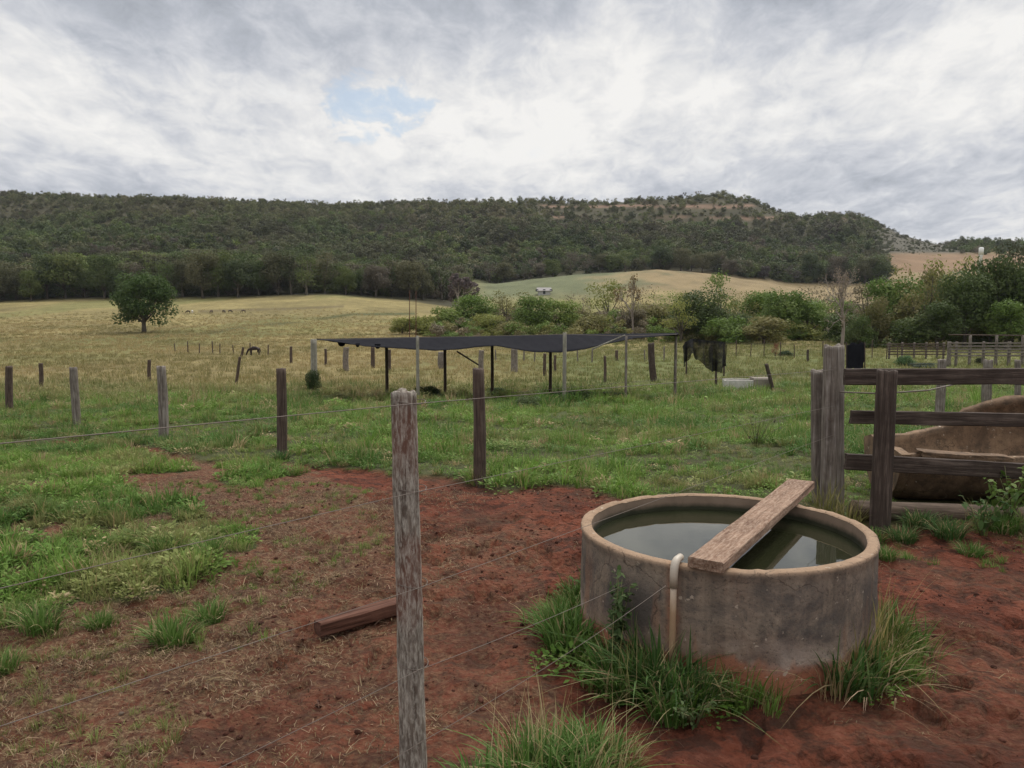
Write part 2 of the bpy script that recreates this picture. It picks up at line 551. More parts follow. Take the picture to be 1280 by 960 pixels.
def plain(name, c, rough=.8, nscale=20, var=.25, metallic=0.0, spec=.3):
    m, t = mat(name)
    co = t.n('ShaderNodeTexCoord').outputs['Object']
    n = t.noise(co, nscale, 5, .6)
    cc = t.mix(n, tuple(x * (1 - var) for x in c), tuple(min(1, x * (1 + var)) for x in c))
    finish(t, cc, rough, n, .2, .01, spec=spec, Metallic=metallic)
    return m

# ------------------------------------------------------------------ ground
def ground_material():
    m, t = mat('pasture and red earth')
    geo = t.n('ShaderNodeNewGeometry')
    P = geo.outputs['Position']
    base = t.n('ShaderNodeAttribute', attribute_name='base_col').outputs['Color']
    soil = t.n('ShaderNodeAttribute', attribute_name='soil').outputs['Fac']
    lit = t.n('ShaderNodeAttribute', attribute_name='litter').outputs['Fac']
    n1 = t.noise(P, 1.3, 6, .6, .3)
    n2 = t.noise(P, 9.0, 8, .68, .2)
    n3 = t.noise(P, 60.0, 5, .7)
    red = t.ramp(n1, [(.32, (.072, .024, .014)), (.50, (.135, .040, .022)), (.68, (.185, .060, .033))])
    red = t.mix(t.ramp(n2, [(.40, .85), (.53, 0.0)]), red, (.045, .019, .012))
    red = t.mix(t.ramp(n2, [(.56, 0.0), (.72, .55)]), red, (.24, .10, .066))
    vor = t.n('ShaderNodeTexVoronoi', {'Vector': t.n('ShaderNodeVectorMath', {0: P, 1: t.n('ShaderNodeVectorMath', {0: t.n('ShaderNodeTexNoise', {'Vector': P, 'Scale': 25.0}).outputs['Color'], 1: (.03, .03, .03)}, operation='MULTIPLY')}, operation='ADD').outputs[0], 'Scale': 28.0}).outputs['Distance']
    red = t.mix(t.ramp(vor, [(.0, .40), (.22, 0.0)]), red, (.22, .10, .062))
    n4 = t.noise(P, 3.1, 7, .7, .5)
    red = t.mix(t.ramp(n4, [(.40, .7), (.47, 0.0)]), red, (.050, .026, .018))
    straw = t.ramp(n3, [(.40, (.10, .055, .035)), (.55, (.21, .135, .075)), (.68, (.34, .25, .15))])
    lf = t.math('MULTIPLY', lit, t.ramp(t.noise(P, 22.0, 5, .7, .6), [(.42, 0.0), (.60, 1.0)]))
    red = t.mix(t.math('MULTIPLY', lit, .35), red, (.115, .062, .038))
    red = t.mix(t.math('MULTIPLY', lf, .85), red, straw)
    fine = t.math('ADD', t.math('MULTIPLY', n2, .8), .6)
    b2 = t.mix(1.0, base, t.n('ShaderNodeCombineColor', {0: fine, 1: fine, 2: fine}), 'MULTIPLY')
    nf = t.noise(P, .8, 7, .72, .3)
    nf2 = t.noise(P, .09, 6, .65, .5)
    fk = t.math('ADD', .45, t.math('ADD', t.math('MULTIPLY', nf, .60), t.math('MULTIPLY', nf2, .55)))
    b2 = t.mix(1.0, b2, t.n('ShaderNodeCombineColor', {0: fk, 1: fk, 2: fk}), 'MULTIPLY')
    c = t.mix(soil, b2, red)
    h = t.math('ADD', t.math('MULTIPLY', n2, 1.0), t.math('MULTIPLY', n3, .4))
    h = t.math('SUBTRACT', h, t.math('MULTIPLY', vor, .6))
    finish(t, c, .92, h, 1.0, .045, spec=.12)
    return m

def build_ground():
    ys = list(np.arange(-14, 1.2, .35)); y = ys[-1] + .1
    while y < 1800:
        ys.append(y); y += max(.026, .0082 * y)
    ys = np.array(ys)
    s = np.concatenate([-np.geomspace(8, .80, 34), np.linspace(-.78, .78, 640), np.geomspace(.80, 8, 34)])
    w = np.maximum(ys, 0) + 1.6
    w = np.where(ys > 200, ys + 1.6, w)
    X = s[None, :] * w[:, None]
    lim = np.abs(s) > 1.4
    Y = np.repeat(ys[:, None], len(s), 1)
    Z = zbase(X, Y)
    near = smooth(26, 12, Y)
    g, thin, fld, th = masks(X, Y)
    soil = 1 - g
    # lumps, hoof prints and clods in the trodden earth
    a = (fbm(X, Y, .9, 3, 61) - .5) * .10
    b = (fbm(X, Y, .22, 4, 62, .6) - .5) * .105
    hoof = -.05 * smooth(.62, .70, fbm(X, Y, .16, 2, 63)) * smooth(.45, .6, fbm(X, Y, 1.2, 2, 64))
    Z = Z + near * (a * .6 + b * (soil * .8 + .2) + hoof * soil)
    Z = Z + near * fld * .03
    # keep the ground level where the tank stands
    td = np.hypot(X - TX, Y - TY)
    Z = np.where(td < 1.0, Z * smooth(.78, 1.0, td) - .004, Z)
    colr = far_colour(X, Y)
    under = np.array([.060, .062, .026]) * (.6 + .8 * fbm(X, Y, .5, 3, 66)[..., None])
    nr = smooth(34, 12, Y)[..., None]
    colr = colr * (1 - nr) + under * nr
    uu_ = 640 + 1000 * X / np.maximum(Y, 1)
    tl = (smooth(1070, 1100, uu_) * (1 - smooth(1185, 1230, uu_)) * smooth(450, 470, Y) * smooth(323, 317, 385 - (Z - EYE) / np.maximum(Y, 1) * 985))[..., None]
    colr = colr * (1 - tl) + np.array([.085, .078, .058]) * tl
    st = strata(X, Y, Z)[..., None]
    colr = colr * (1 - st) + np.array([.20, .125, .085]) * st
    u = 640 + 1000 * X / np.maximum(Y, 1)
    bf = (smooth(470, 500, Y) * (1 - smooth(610, 650, Y)) * smooth(1100, 1112, u) * smooth(316, 322, 385 - (Z - EYE) / np.maximum(Y, 1) * 985))[..., None]
    colr = colr * (1 - bf) + np.array([.185, .120, .070]) * (.8 + .4 * fbm(X, Y, 20, 3, 67)[..., None]) * bf
    # worn cattle paths and a dark gully line across the far meadow
    vv = 385 - (Z - EYE) / np.maximum(Y, 1) * 1000
    for (pu, pv, wid, colc, k) in (((170, 250, 300, 380, 440, 520), (421, 418, 410, 401, 393, 392), 1.6, (.07, .075, .03), .75),
                                   ((330, 400, 470), (428, 424, 418), 1.6, (.08, .095, .03), .6),
                                   ((250, 310, 360, 430), (389, 387, 386, 383), 1.1, (.09, .07, .04), .5),
                                   ((0, 120, 200), (426, 425, 421), 2.5, (.08, .09, .03), .5)):
        line = np.interp(u, pu, pv)
        on = (u > pu[0]) & (u < pu[-1]) & (Y > 100) & (Y < 300)
        kk = (np.exp(-((vv - line) / (wid * 1.3)) ** 2) * on * np.minimum(1, k * 1.3) * smooth(.25, .4, fbm(X, Y, 12, 3, 68)))[..., None]
        colr = colr * (1 - kk) + np.array(colc) * kk
    # red spoil thrown up along the edge of the field
    lit = np.clip(th * .9 + .25 * smooth(.45, .65, fbm(X, Y, .8, 3, 65)) + .35 * (X < .2) * (Y < 6), 0, 1)
    lit = lit * (1 - .8 * smooth(.1, .9, X) * (X < 1.2) * (Y > 3.2) * (X < .6))
    n0, n1 = X.shape
    idx = np.arange(n0 * n1).reshape(n0, n1)
    q = np.stack([idx[:-1, :-1], idx[:-1, 1:], idx[1:, 1:], idx[1:, :-1]], -1).reshape(-1, 4)
    V = np.stack([X, Y, Z], -1).reshape(-1, 3)
    me = new_mesh('ground', V, None, True, {'base_col': ('FLOAT_COLOR', np.concatenate([colr, np.ones(colr.shape[:2] + (1,))], -1).reshape(-1, 4)),
                                          'soil': ('FLOAT', soil.ravel()), 'litter': ('FLOAT', lit.ravel())}, quads=q)
    link('ground', me, ground_material(), kind='structure')
build_ground()

# ------------------------------------------------------------------ scatter with geometry nodes (stuff only)
def scatter(name, pts, rot, scl, idx, tint, sources, mat_, label, cat):
    src = bpy.data.collections.new(name + ' sources')
    for i, me in enumerate(sources):
        if not me.materials: me.materials.append(mat_)
        o = bpy.data.objects.new('%s source %02d' % (name, i), me)
        src.objects.link(o)
    n = len(pts)
    me = bpy.data.meshes.new(name)
    me.vertices.add(n); me.vertices.foreach_set('co', np.asarray(pts, np.float32).ravel())
    for k, typ, arr, key in (('rot', 'FLOAT_VECTOR', rot, 'vector'), ('scl', 'FLOAT', scl, 'value'), ('idx', 'INT', idx, 'value'),
                             ('tint', 'FLOAT_COLOR', np.concatenate([tint, np.ones((n, 1))], 1), 'color')):
        a = me.attributes.new(k, typ, 'POINT')
        a.data.foreach_set(key, np.asarray(arr, np.int32 if typ == 'INT' else np.float32).ravel())
    ng = bpy.data.node_groups.new(name, 'GeometryNodeTree')
    ng.interface.new_socket('Geometry', in_out='INPUT', socket_type='NodeSocketGeometry')
    ng.interface.new_socket('Geometry', in_out='OUTPUT', socket_type='NodeSocketGeometry')
    g = NT(ng)
    gi = g.n('NodeGroupInput'); go = g.n('NodeGroupOutput')
    ci = g.n('GeometryNodeCollectionInfo', {'Separate Children': True, 'Reset Children': True})
    ci.inputs['Collection'].default_value = src
    def na(nm, dt):
        nd = g.n('GeometryNodeInputNamedAttribute', data_type=dt)
        nd.inputs['Name'].default_value = nm
        return nd.outputs['Attribute']
    er = g.n('FunctionNodeEulerToRotation', {0: na('rot', 'FLOAT_VECTOR')})
    ip = g.n('GeometryNodeInstanceOnPoints', {'Points': gi.outputs[0], 'Instance': ci.outputs[0], 'Pick Instance': True,
                                             'Instance Index': na('idx', 'INT'), 'Rotation': er.outputs[0], 'Scale': na('scl', 'FLOAT')})
    ng.links.new(ip.outputs[0], go.inputs[0])
    me.materials.append(mat_)
    o = link(name, me, label=label, cat=cat, kind='stuff')
    md = o.modifiers.new('scatter', 'NODES')
    md.node_group = ng
    return o

def blades_mesh(name, n, spread, h, w, lean, seed, segs=4, droop=1.0, hvar=.5, drylow=0, base_r=None):
    """a tuft of n tapered, arching blades"""
    rg = np.random.RandomState(seed)
    ang = rg.rand(n) * 2 * np.pi
    rad = np.sqrt(rg.rand(n)) * spread
    bx, by = rad * np.cos(ang), rad * np.sin(ang)
    a2 = ang + rg.normal(0, .7, n)
    H = h * (1 - hvar * rg.rand(n))
    ln = np.abs(rg.normal(lean, lean * .45, n)) * (0.35 + .65 * rad / max(spread, 1e-6))
    ts = np.linspace(0, 1, segs + 1)
    V = []; 
    side = np.stack([-np.sin(a2), np.cos(a2)], 1)
    tw = rg.uniform(-.7, .7, n)
    for t_ in ts:
        horiz = H * ln * (t_ ** 1.7)
        z = H * (t_ - droop * ln * .42 * t_ ** 2.6)
        z = np.maximum(z, .004 + .01 * t_)
        x = bx + np.cos(a2) * horiz; y = by + np.sin(a2) * horiz
        ww = w * (.65 + .7 * hash2(np.arange(n), np.zeros(n), seed)) * (1 - t_ ** 1.8) * (.55 + .45 * min(1, t_ * 4)) * .5 + w * .02
        c, s_ = np.cos(tw * t_), np.sin(tw * t_)
        sx, sy = side[:, 0] * c - side[:, 1] * s_, side[:, 0] * s_ + side[:, 1] * c
        V.append(np.stack([np.stack([x - sx * ww, y - sy * ww, z + .15 * ww], 1), np.stack([x + sx * ww, y + sy * ww, z - .15 * ww], 1)], 1))
    V = np.stack(V, 1)   # n, segs+1, 2, 3
    idx = np.arange(n * (segs + 1) * 2).reshape(n, segs + 1, 2)
    Q = np.stack([idx[:, :-1, 0], idx[:, :-1, 1], idx[:, 1:, 1], idx[:, 1:, 0]], -1).reshape(-1, 4)
    r = np.repeat(rg.rand(n), (segs + 1) * 2)
    return new_mesh(name, V.reshape(-1, 3), None, True, {'rnd': ('FLOAT', r)}, quads=Q)

def leafy_mesh(name, n, spread, h, size, seed):
    """low broad-leaved weed: many small folded leaves on short stems"""
    rg = np.random.RandomState(seed)
    ang = rg.rand(n) * 6.283; rad = np.sqrt(rg.rand(n)) * spread
    c = np.stack([rad * np.cos(ang), rad * np.sin(ang), h * rg.rand(n) ** .7 * (1 - .5 * rad / spread)], 1)
    d = np.stack([np.cos(ang + rg.normal(0, .8, n)), np.sin(ang + rg.normal(0, .8, n)), rg.uniform(-.2, .6, n)], 1)
    d /= np.linalg.norm(d, axis=1)[:, None]
    sd = np.cross(d, np.array([0, 0, 1.0])); sd /= np.linalg.norm(sd, axis=1)[:, None]
    s = size * (.5 + rg.rand(n))[:, None]
    V = np.stack([c, c + d * s * .5 + sd * s * .28 + [0, 0, .1 * size], c + d * s, c + d * s * .5 - sd * s * .28 + [0, 0, .1 * size]], 1)
    Q = np.arange(n * 4).reshape(n, 4)
    return new_mesh(name, V.reshape(-1, 3), None, False, {'rnd': ('FLOAT', np.repeat(rg.rand(n) * .9, 4))}, quads=Q)

rg = np.random.RandomState(11)

def jitter_points(x0, x1, y0, y1, n, wedge=None):
    y = rg.uniform(y0 ** 2 if y0 > 0 else 0, y1 ** 2, n) ** .5
    x = rg.uniform(-1, 1, n) * (y * .74 + .8)
    return x, y

def near_z(x, y):
    """ground height incl. near relief (same as the mesh)"""
    Z = zbase(x, y)
    near = smooth(26, 12, y)
    g, thin, fld, th = masks(x, y)
    soil = 1 - g
    a = (fbm(x, y, .9, 3, 61) - .5) * .10
    b = (fbm(x, y, .22, 4, 62, .6) - .5) * .105
    hoof = -.05 * smooth(.62, .70, fbm(x, y, .16, 2, 63)) * smooth(.45, .6, fbm(x, y, 1.2, 2, 64))
    Z = Z + near * (a * .6 + b * (soil * .8 + .2) + hoof * soil) + near * fld * .03
    td = np.hypot(x - TX, y - TY)
    return np.where(td < 1.0, Z * smooth(.78, 1.0, td) - .004, Z)

TROUGH_BOX = (3.4, 6.3, 6.35, 7.55)
def grass_scatter():
    # ---- short grass and weeds in the yard and in the field up to 34 m
    P, R, Sc, I, T = [], [], [], [], []
    def put(x, y, scale, idx, tint, zoff=-.01):
        n = len(x)
        P.append(np.stack([x, y, near_z(x, y) + zoff], 1))
        R.append(np.stack([rg.normal(0, .12, n), rg.normal(0, .12, n), rg.rand(n) * 6.28], 1))
        Sc.append(scale); I.append(idx); T.append(tint)
    def tints(x, y, n, k=1.0):
        g1 = np.array([.118, .190, .036]); g2 = np.array([.070, .128, .028]); g3 = np.array([.190, .175, .070]); g4 = np.array([.30, .23, .12])
        a = fbm(x, y, 1.6, 3, 71)[:, None]; b = fbm(x, y, .6, 3, 72)[:, None]
        c = g2 + (g1 - g2) * smooth(.3, .65, a)
        dry = smooth(.52, .72, b + .25 * (smooth(20, 36, y)[:, None]) * (x < 1)[:, None])
        c = c * (1 - .65 * dry) + g3 * .65 * dry
        yy = smooth(27, 42, y + (fbm(x, y, 5, 3, 73) - .5) * 16)[:, None] * (1 - .75 * smooth(-.05, .15, x / y))[:, None]
        c = c * (1 - yy * .75) + (g3 * .5 + g4 * .5) * .95 * yy * .75
        r = rg.rand(n, 1)
        c = np.where(r > .94, g4 * .9, c)
        return c * (.75 + .5 * rg.rand(n, 1)) * k
    # dense field
    for (y0, y1, dens, smin, smax) in ((5.5, 10, 110, .30, .85), (10, 14, 60, .40, 1.0), (14, 24, 26, .6, 1.3), (24, 40, 9, 1.0, 2.0)):
        A = .74 * (y1 ** 2 - y0 ** 2)
        n = int(A * dens)
        x, y = jitter_points(0, 0, y0, y1, n)
        g, thin, fld, th = masks(x, y)
        keep = (fld > rg.rand(n)) & (np.hypot(x - TX, y - TY) > TR + .1)
        keep &= ~((x > TROUGH_BOX[0]) & (x < TROUGH_BOX[1]) & (y > TROUGH_BOX[2] + .3) & (y < TROUGH_BOX[3]))
        x, y = x[keep], y[keep]; n = len(x)
        b = fbm(x, y, 1.1, 3, 75)
        s = (smin + (smax - smin) * rg.rand(n)) * (.5 + .9 * smooth(.3, .7, b))
        ne = smooth(.6, 0, y - edge_y(x))          # tufts along the worn edge
        s = s * (1 + .15 * ne)
        idx = rg.choice([0, 1, 2, 3, 4, 5, 6, 7], n, p=[.17, .22, .09, .17, .13, .05, .05, .12])
        put(x, y, s, idx, tints(x, y, n))
    # left yard grass
    n = 30000
    x = rg.uniform(-9.5, .2, n); y = rg.uniform(1.4, 12.5, n)
    g, thin, fld, th = masks(x, y)
    keep = ((g > .5) & (fld < .5) & (rg.rand(n) < .9))
    x1, y1 = x[keep], y[keep]; n1 = len(x1)
    put(x1, y1, .38 + .55 * rg.rand(n1) * (.4 + smooth(.3, .7, fbm(x1, y1, .4, 2, 77))), rg.choice([0, 1, 2, 3, 4], n1), tints(x1, y1, n1, 1.05))
    # thin short grass
    n = 16000
    x = rg.uniform(-4, 5.5, n); y = rg.uniform(1.2, 8, n)
    g, thin, fld, th = masks(x, y)
    lo = smooth(.40, .60, fbm(x, y, .5, 3, 78))
    lf_ = smooth(-.6, -2.0, x)
    pr = np.where(th > .5, .12 + .5 * thin + .6 * lf_, thin * .6) * lo
    pr = np.where((x > 1.3) & (edge_y(x) - y < 1.6), thin * 1.6, pr)
    keep = (g < .5) & (rg.rand(n) < pr) & (np.hypot(x - TX, y - TY) > TR + .04)
    x1, y1 = x[keep], y[keep]; n1 = len(x1)
    put(x1, y1, .14 + .26 * rg.rand(n1) ** 1.5, rg.choice([0, 1, 2, 8], n1), tints(x1, y1, n1, .95))
    n1 = 200
    a1 = np.radians(rg.choice([165, 195, 225, 250, 318, 335, 350], n1) + rg.normal(0, 12, n1)); r1 = TR + .03 + np.abs(rg.normal(0, .09, n1))
    x1 = TX + r1 * np.cos(a1); y1 = TY + r1 * np.sin(a1)
    put(x1, y1, .35 + .6 * rg.rand(n1), rg.choice([0, 1, 2, 4, 5], n1), tints(x1, y1, n1, .8))
    src = [blades_mesh('grass_a', 34, .07, .20, .010, .55, 1), blades_mesh('grass_b', 44, .10, .16, .009, .9, 2), blades_mesh('grass_c', 26, .06, .26, .009, .45, 3),
           leafy_mesh('weed_a', 60, .12, .10, .045, 4), leafy_mesh('weed_b', 70, .15, .16, .04, 5),
           blades_mesh('grass_d', 30, .12, .30, .008, .6, 6), blades_mesh('grass_e', 14, .08, .42, .006, .35, 7), leafy_mesh('weed_c', 80, .18, .07, .035, 8),
           blades_mesh('grass_f', 30, .12, .10, .008, 1.2, 9)]
    scatter('pasture_grass', np.concatenate(P), np.concatenate(R), np.concatenate(Sc), np.concatenate(I), np.concatenate(T), src, M_GRASS_I,
            'short green pasture grass and weeds over the field and the yard', 'grass')
    # ---- coarse grass further out
    P.clear(); R.clear(); Sc.clear(); I.clear(); T.clear()
    n = 42000
    x, y = jitter_points(0, 0, 36, 215, n)
    kp = rg.rand(n) < smooth(225, 110, y) + .1
    x, y = x[kp], y[kp]; n = len(x)
    u = 640 + 1000 * x / y
    z = zbase(x, y)
    tanw = (1 - .7 * smooth(560, 760, u))[:, None]
    c = np.array([.085, .10, .03]) * (1 - tanw) + np.array([.22, .165, .075]) * tanw
    tanw = tanw * smooth(32, 54, y + (fbm(x, y, 8, 3, 83) - .5) * 20)[:, None]
    c = np.array([.095, .125, .034]) * (1 - tanw) + np.array([.235, .185, .085]) * tanw
    mixg = smooth(.48, .6, fbm(x, y, 14, 3, 81))[:, None]
    c = c * (1 - .5 * mixg) + np.array([.075, .09, .028]) * .5 * mixg
    c *= (.95 + .35 * rg.rand(n, 1))
    src2 = [blades_mesh('coarse_grass_a', 26, .35, .42, .030, .6, 11, 3), blades_mesh('coarse_grass_b', 26, .45, .32, .032, .9, 12, 3), blades_mesh('coarse_grass_c', 18, .3, .55, .026, .5, 13, 3)]
    scatter('dry_grass', np.stack([x, y, z - .02], 1), np.stack([x * 0, x * 0, rg.rand(n) * 6.28], 1), .6 + .7 * rg.rand(n) * (.4 + fbm(x, y, 8, 3, 82)),
            rg.randint(0, 3, n), c, src2, M_GRASS_I, 'tawny rank grass covering the lower meadow', 'grass')
grass_scatter()

def litter_scatter():
    # straw lying on the red earth
    n = 30000
    x = rg.uniform(-4.2, 5, n); y = rg.uniform(1.2, 7.5, n) 
    g, thin, fld, th = masks(x, y)
    cl = smooth(.42, .62, fbm(x, y, .35, 3, 91))
    pr = np.where(th > .5, .85, .05 + .40 * (x < -.3)) * (.12 + .88 * cl)
    keep = (g < .6) & (rg.rand(n) < pr) & (np.hypot(x - TX, y - TY) > TR + .03)
    x, y = x[keep], y[keep]; n = len(x)
    src = []
    for s in range(5):
        r2 = np.random.RandomState(200 + s)
        k = 12
        mb = MB()
        for j in range(k):
            a = r2.rand() * 6.28; L = r2.uniform(.008, .02) + .06 * r2.rand() ** 3; cx, cy = r2.normal(0, .05, 2)
            d = np.array([math.cos(a), math.sin(a), 0]); sd = np.array([-d[1], d[0], 0]) * r2.uniform(.0007, .0019)
            c0 = np.array([cx, cy, .005]); z1 = r2.uniform(.002, .014)
            mid = c0 + d * L * .5 + [0, 0, z1]; e = c0 + d * L + sd * 2.0 * r2.normal() + [0, 0, z1 * .4]
            mb.add([c0 - sd, c0 + sd, mid + sd, mid - sd, e + sd * .4, e - sd * .4], [(0, 1, 2, 3), (3, 2, 4, 5)])
        me = new_mesh('straw_bits', np.concatenate(mb.v), mb.f, False, {'rnd': ('FLOAT', np.repeat(r2.rand(k) * .8, 6))})
        src.append(me)
    c = np.where(rg.rand(n, 1) < .72, np.array([[.26, .185, .110]]), np.array([[.11, .065, .042]])) * (.35 + .8 * rg.rand(n, 1))
    scatter('straw_litter', np.stack([x, y, near_z(x, y) + .002], 1), np.stack([rg.normal(0, .15, n), rg.normal(0, .15, n), rg.rand(n) * 6.28], 1),
            .6 + .8 * rg.rand(n), rg.randint(0, 5, n), c, src, M_GRASS_I, 'pale straw and dead grass strewn over the red earth', 'straw')
    # clods and crumbs
    n = 70000
    x = rg.uniform(-3.8, 5, n); y = rg.uniform(1.3, 8, n)
    g, thin, fld, th = masks(x, y)
    cl = smooth(.45, .65, fbm(x, y, .5, 3, 92))
    edge = smooth(.5, .0, np.abs(edge_y(x) - y - .15))
    keep = (g < .6) & (rg.rand(n) < .04 + .5 * cl + .4 * edge) & (np.hypot(x - TX, y - TY) > TR + .03)
    x, y = x[keep], y[keep]; n = len(x)
    src = []
    for s in range(4):
        r2 = np.random.RandomState(300 + s)
        th_ = np.linspace(0, 6.283, 7, endpoint=False)
        rings = []
        for zz, rr in ((-.4, .7), (0, 1), (.45, .8), (.7, .3)):
            rr_ = rr * (.75 + .5 * r2.rand(7))
            rings.append(np.stack([rr_ * np.cos(th_), rr_ * np.sin(th_) * .8, np.full(7, zz) + r2.normal(0, .08, 7)], 1))
        v, f = loft(np.array(rings))
        src.append(new_mesh('clod', v * .012, f, True))
    m, t = mat('earth clod')
    col = t.n('ShaderNodeAttribute', attribute_type='INSTANCER', attribute_name='tint').outputs['Color']
    nz = t.noise(t.n('ShaderNodeNewGeometry').outputs['Position'], 90.0, 4, .6)
    finish(t, t.mix(nz, col, t.mix(1.0, col, (.45, .42, .4), 'MULTIPLY')), .95, nz, .5, .004, spec=.1)
    c = np.where(rg.rand(n, 1) < .975, np.array([[.105, .045, .031]]), np.array([[.22, .17, .13]])) * (.5 + .8 * rg.rand(n, 1))
    scatter('earth_clods', np.stack([x, y, near_z(x, y) + .001], 1), rg.rand(n, 3) * np.array([.6, .6, 6.28]), .10 + 1.3 * rg.rand(n) ** 14 + .32 * rg.rand(n) ** 2, rg.randint(0, 4, n), c, src, m,
            'red earth clods and crumbs trodden out of the yard', 'clods')
litter_scatter()

# ------------------------------------------------------------------ trees
def crown_mesh(name, seed, lobes=16, leaves=260, leaf=.05, shape='round', spars=1.0):
    """unit crown: fits a box 1 wide, 1 tall, base at z=0"""
    r = np.random.RandomState(seed)
    V = []; Rn = []
    cs = []
    for i in range(lobes):
        a = r.rand() * 6.283
        if shape == 'round':
            zc = r.uniform(.22, .82); rad = .33 * math.sqrt(max(.05, 1 - ((zc - .48) / .48) ** 2)) * r.uniform(.5, 1.05)
            lr = r.uniform(.13, .21)
        elif shape == 'full':
            zc = r.uniform(.13, .86); rad = .37 * math.sqrt(max(.05, 1 - ((zc - .45) / .50) ** 2)) * r.uniform(.5, 1.02)
            lr = r.uniform(.10, .15)
        elif shape == 'loose':
            zc = r.uniform(.25, .9); rad = .36 * math.sqrt(max(.08, 1 - ((zc - .6) / .5) ** 2)) * r.uniform(.3, 1.1)
            lr = r.uniform(.09, .16)
        else:  # bush
            zc = r.uniform(.05, .72); rad = .38 * math.sqrt(max(.05, 1 - (zc / .85) ** 2)) * r.uniform(.4, 1.05)
            lr = r.uniform(.12, .22)
        cs.append((rad * math.cos(a), rad * math.sin(a), zc, lr))
    for (cx, cy, cz, lr) in cs:
        n = int(leaves * (lr / .16) ** 2)
        d = r.normal(0, 1, (n, 3)); d /= np.linalg.norm(d, axis=1)[:, None]
        rr = lr * (.55 + .5 * r.rand(n) ** .6)[:, None] * (1 + .25 * np.sin(d[:, :1] * 7 + cx * 30) * np.cos(d[:, 1:2] * 6 + cy * 20))
        p = np.array([cx, cy, cz]) + d * rr * np.array([1.1, 1.1, .82])
        keep = (p[:, 2] > .01) & (r.rand(n) < spars)
        p, d = p[keep], d[keep]; n = len(p)
        nrm = d + r.normal(0, .55, (n, 3)) + [0, 0, .35]; nrm /= np.linalg.norm(nrm, axis=1)[:, None]
        t1 = np.cross(nrm, r.normal(0, 1, (n, 3))); t1 /= np.linalg.norm(t1, axis=1)[:, None]
        t2 = np.cross(nrm, t1)
        s = leaf * (.45 + .8 * r.rand(n))[:, None]
        V.append(np.stack([p - t1 * s * .5, p + t2 * s * .38, p + t1 * s * .6, p - t2 * s * .38], 1))
        lob = r.rand() * .55
        Rn.append(np.clip(lob + r.rand(n) * .45, 0, 1))
    V = np.concatenate(V); Rn = np.concatenate(Rn)
    Q = np.arange(len(V) * 4).reshape(-1, 4)
    me = new_mesh(name, V.reshape(-1, 3), None, False, {'rnd': ('FLOAT', np.repeat(Rn, 4))}, quads=Q)
    return me, cs

def trunk_mesh(name, seed, cs, th=.06, forks=6):
    r = np.random.RandomState(seed)
    mb = MB()
    fork = .26
    bend = r.normal(0, .02, 2)
    pts = [(0, 0, -.04), (bend[0] * .4, bend[1] * .4, .08), (bend[0], bend[1], fork), (bend[0] * 1.2, bend[1] * 1.2, .5)]
    mb.tube(pts, [th * .62, th * .48, th * .38, th * .15], 8)
    for i in range(min(forks, len(cs))):
        c = cs[i]
        z0 = r.uniform(.12, fork)
        p0 = np.array([bend[0] * z0 / fork, bend[1] * z0 / fork, z0]); p1 = np.array(c[:3])
        mid = p0 * .5 + p1 * .5 + np.array([r.normal(0, .02), r.normal(0, .02), -.03])
        mb.tube([p0, mid, p1], [th * .26, th * .17, th * .06], 6)
    return mb.mesh(name)

def bare_mesh(name, seed, depth=5):
    """leafless tree of unit height, branches drawn as tapering limbs"""
    r = np.random.RandomState(seed)
    mb = MB()
    tips = []
    def grow(p, d, L, rad, k):
        q = p + d * L
        mid = (p + q) / 2 + r.normal(0, L * .06, 3)
        mb.tube([p, mid, q], [rad, rad * .85, rad * .65], 5 if k > 1 else 3, caps=False)
        if k == 0:
            tips.append(q); return
        for _ in range(3 if k > 1 else 4):
            nd = d + r.normal(0, .42, 3) + [0, 0, .08]
            nd /= np.linalg.norm(nd)
            grow(p + (q - p) * r.uniform(.55, 1), nd, L * r.uniform(.58, .82), rad * .55, k - 1)
    grow(np.array([0, 0, -.02]), np.array([.02, 0, 1.0]), .34, .030, depth)
    me = mb.mesh(name)
    vv = np.concatenate(mb.v)
    sc = 1.0 / vv[:, 2].max()
    n = len(me.vertices); co = np.empty(n * 3, np.float32); me.vertices.foreach_get('co', co); co = co.reshape(-1, 3); co[:, 2] *= sc
    me.vertices.foreach_set('co', co.ravel()); me.update()
    return me, np.array(tips) * [1, 1, sc]

def twig_crown(name, tips, seed, per=3, size=.02):
    r = np.random.RandomState(seed)
    p = np.repeat(tips, per, 0) + r.normal(0, .02, (len(tips) * per, 3))
    n = len(p)
    t1 = r.normal(0, 1, (n, 3)); t1 /= np.linalg.norm(t1, axis=1)[:, None]
    t2 = np.cross(t1, r.normal(0, 1, (n, 3))); t2 /= np.linalg.norm(t2, axis=1)[:, None]
    s = size * (.5 + r.rand(n))[:, None]
    V = np.stack([p - t1 * s * .5, p + t2 * s * .3, p + t1 * s * .5, p - t2 * s * .3], 1)
    return new_mesh(name, V.reshape(-1, 3), None, False, {'rnd': ('FLOAT', np.repeat(r.rand(n) * .9, 4))}, quads=np.arange(n * 4).reshape(-1, 4))

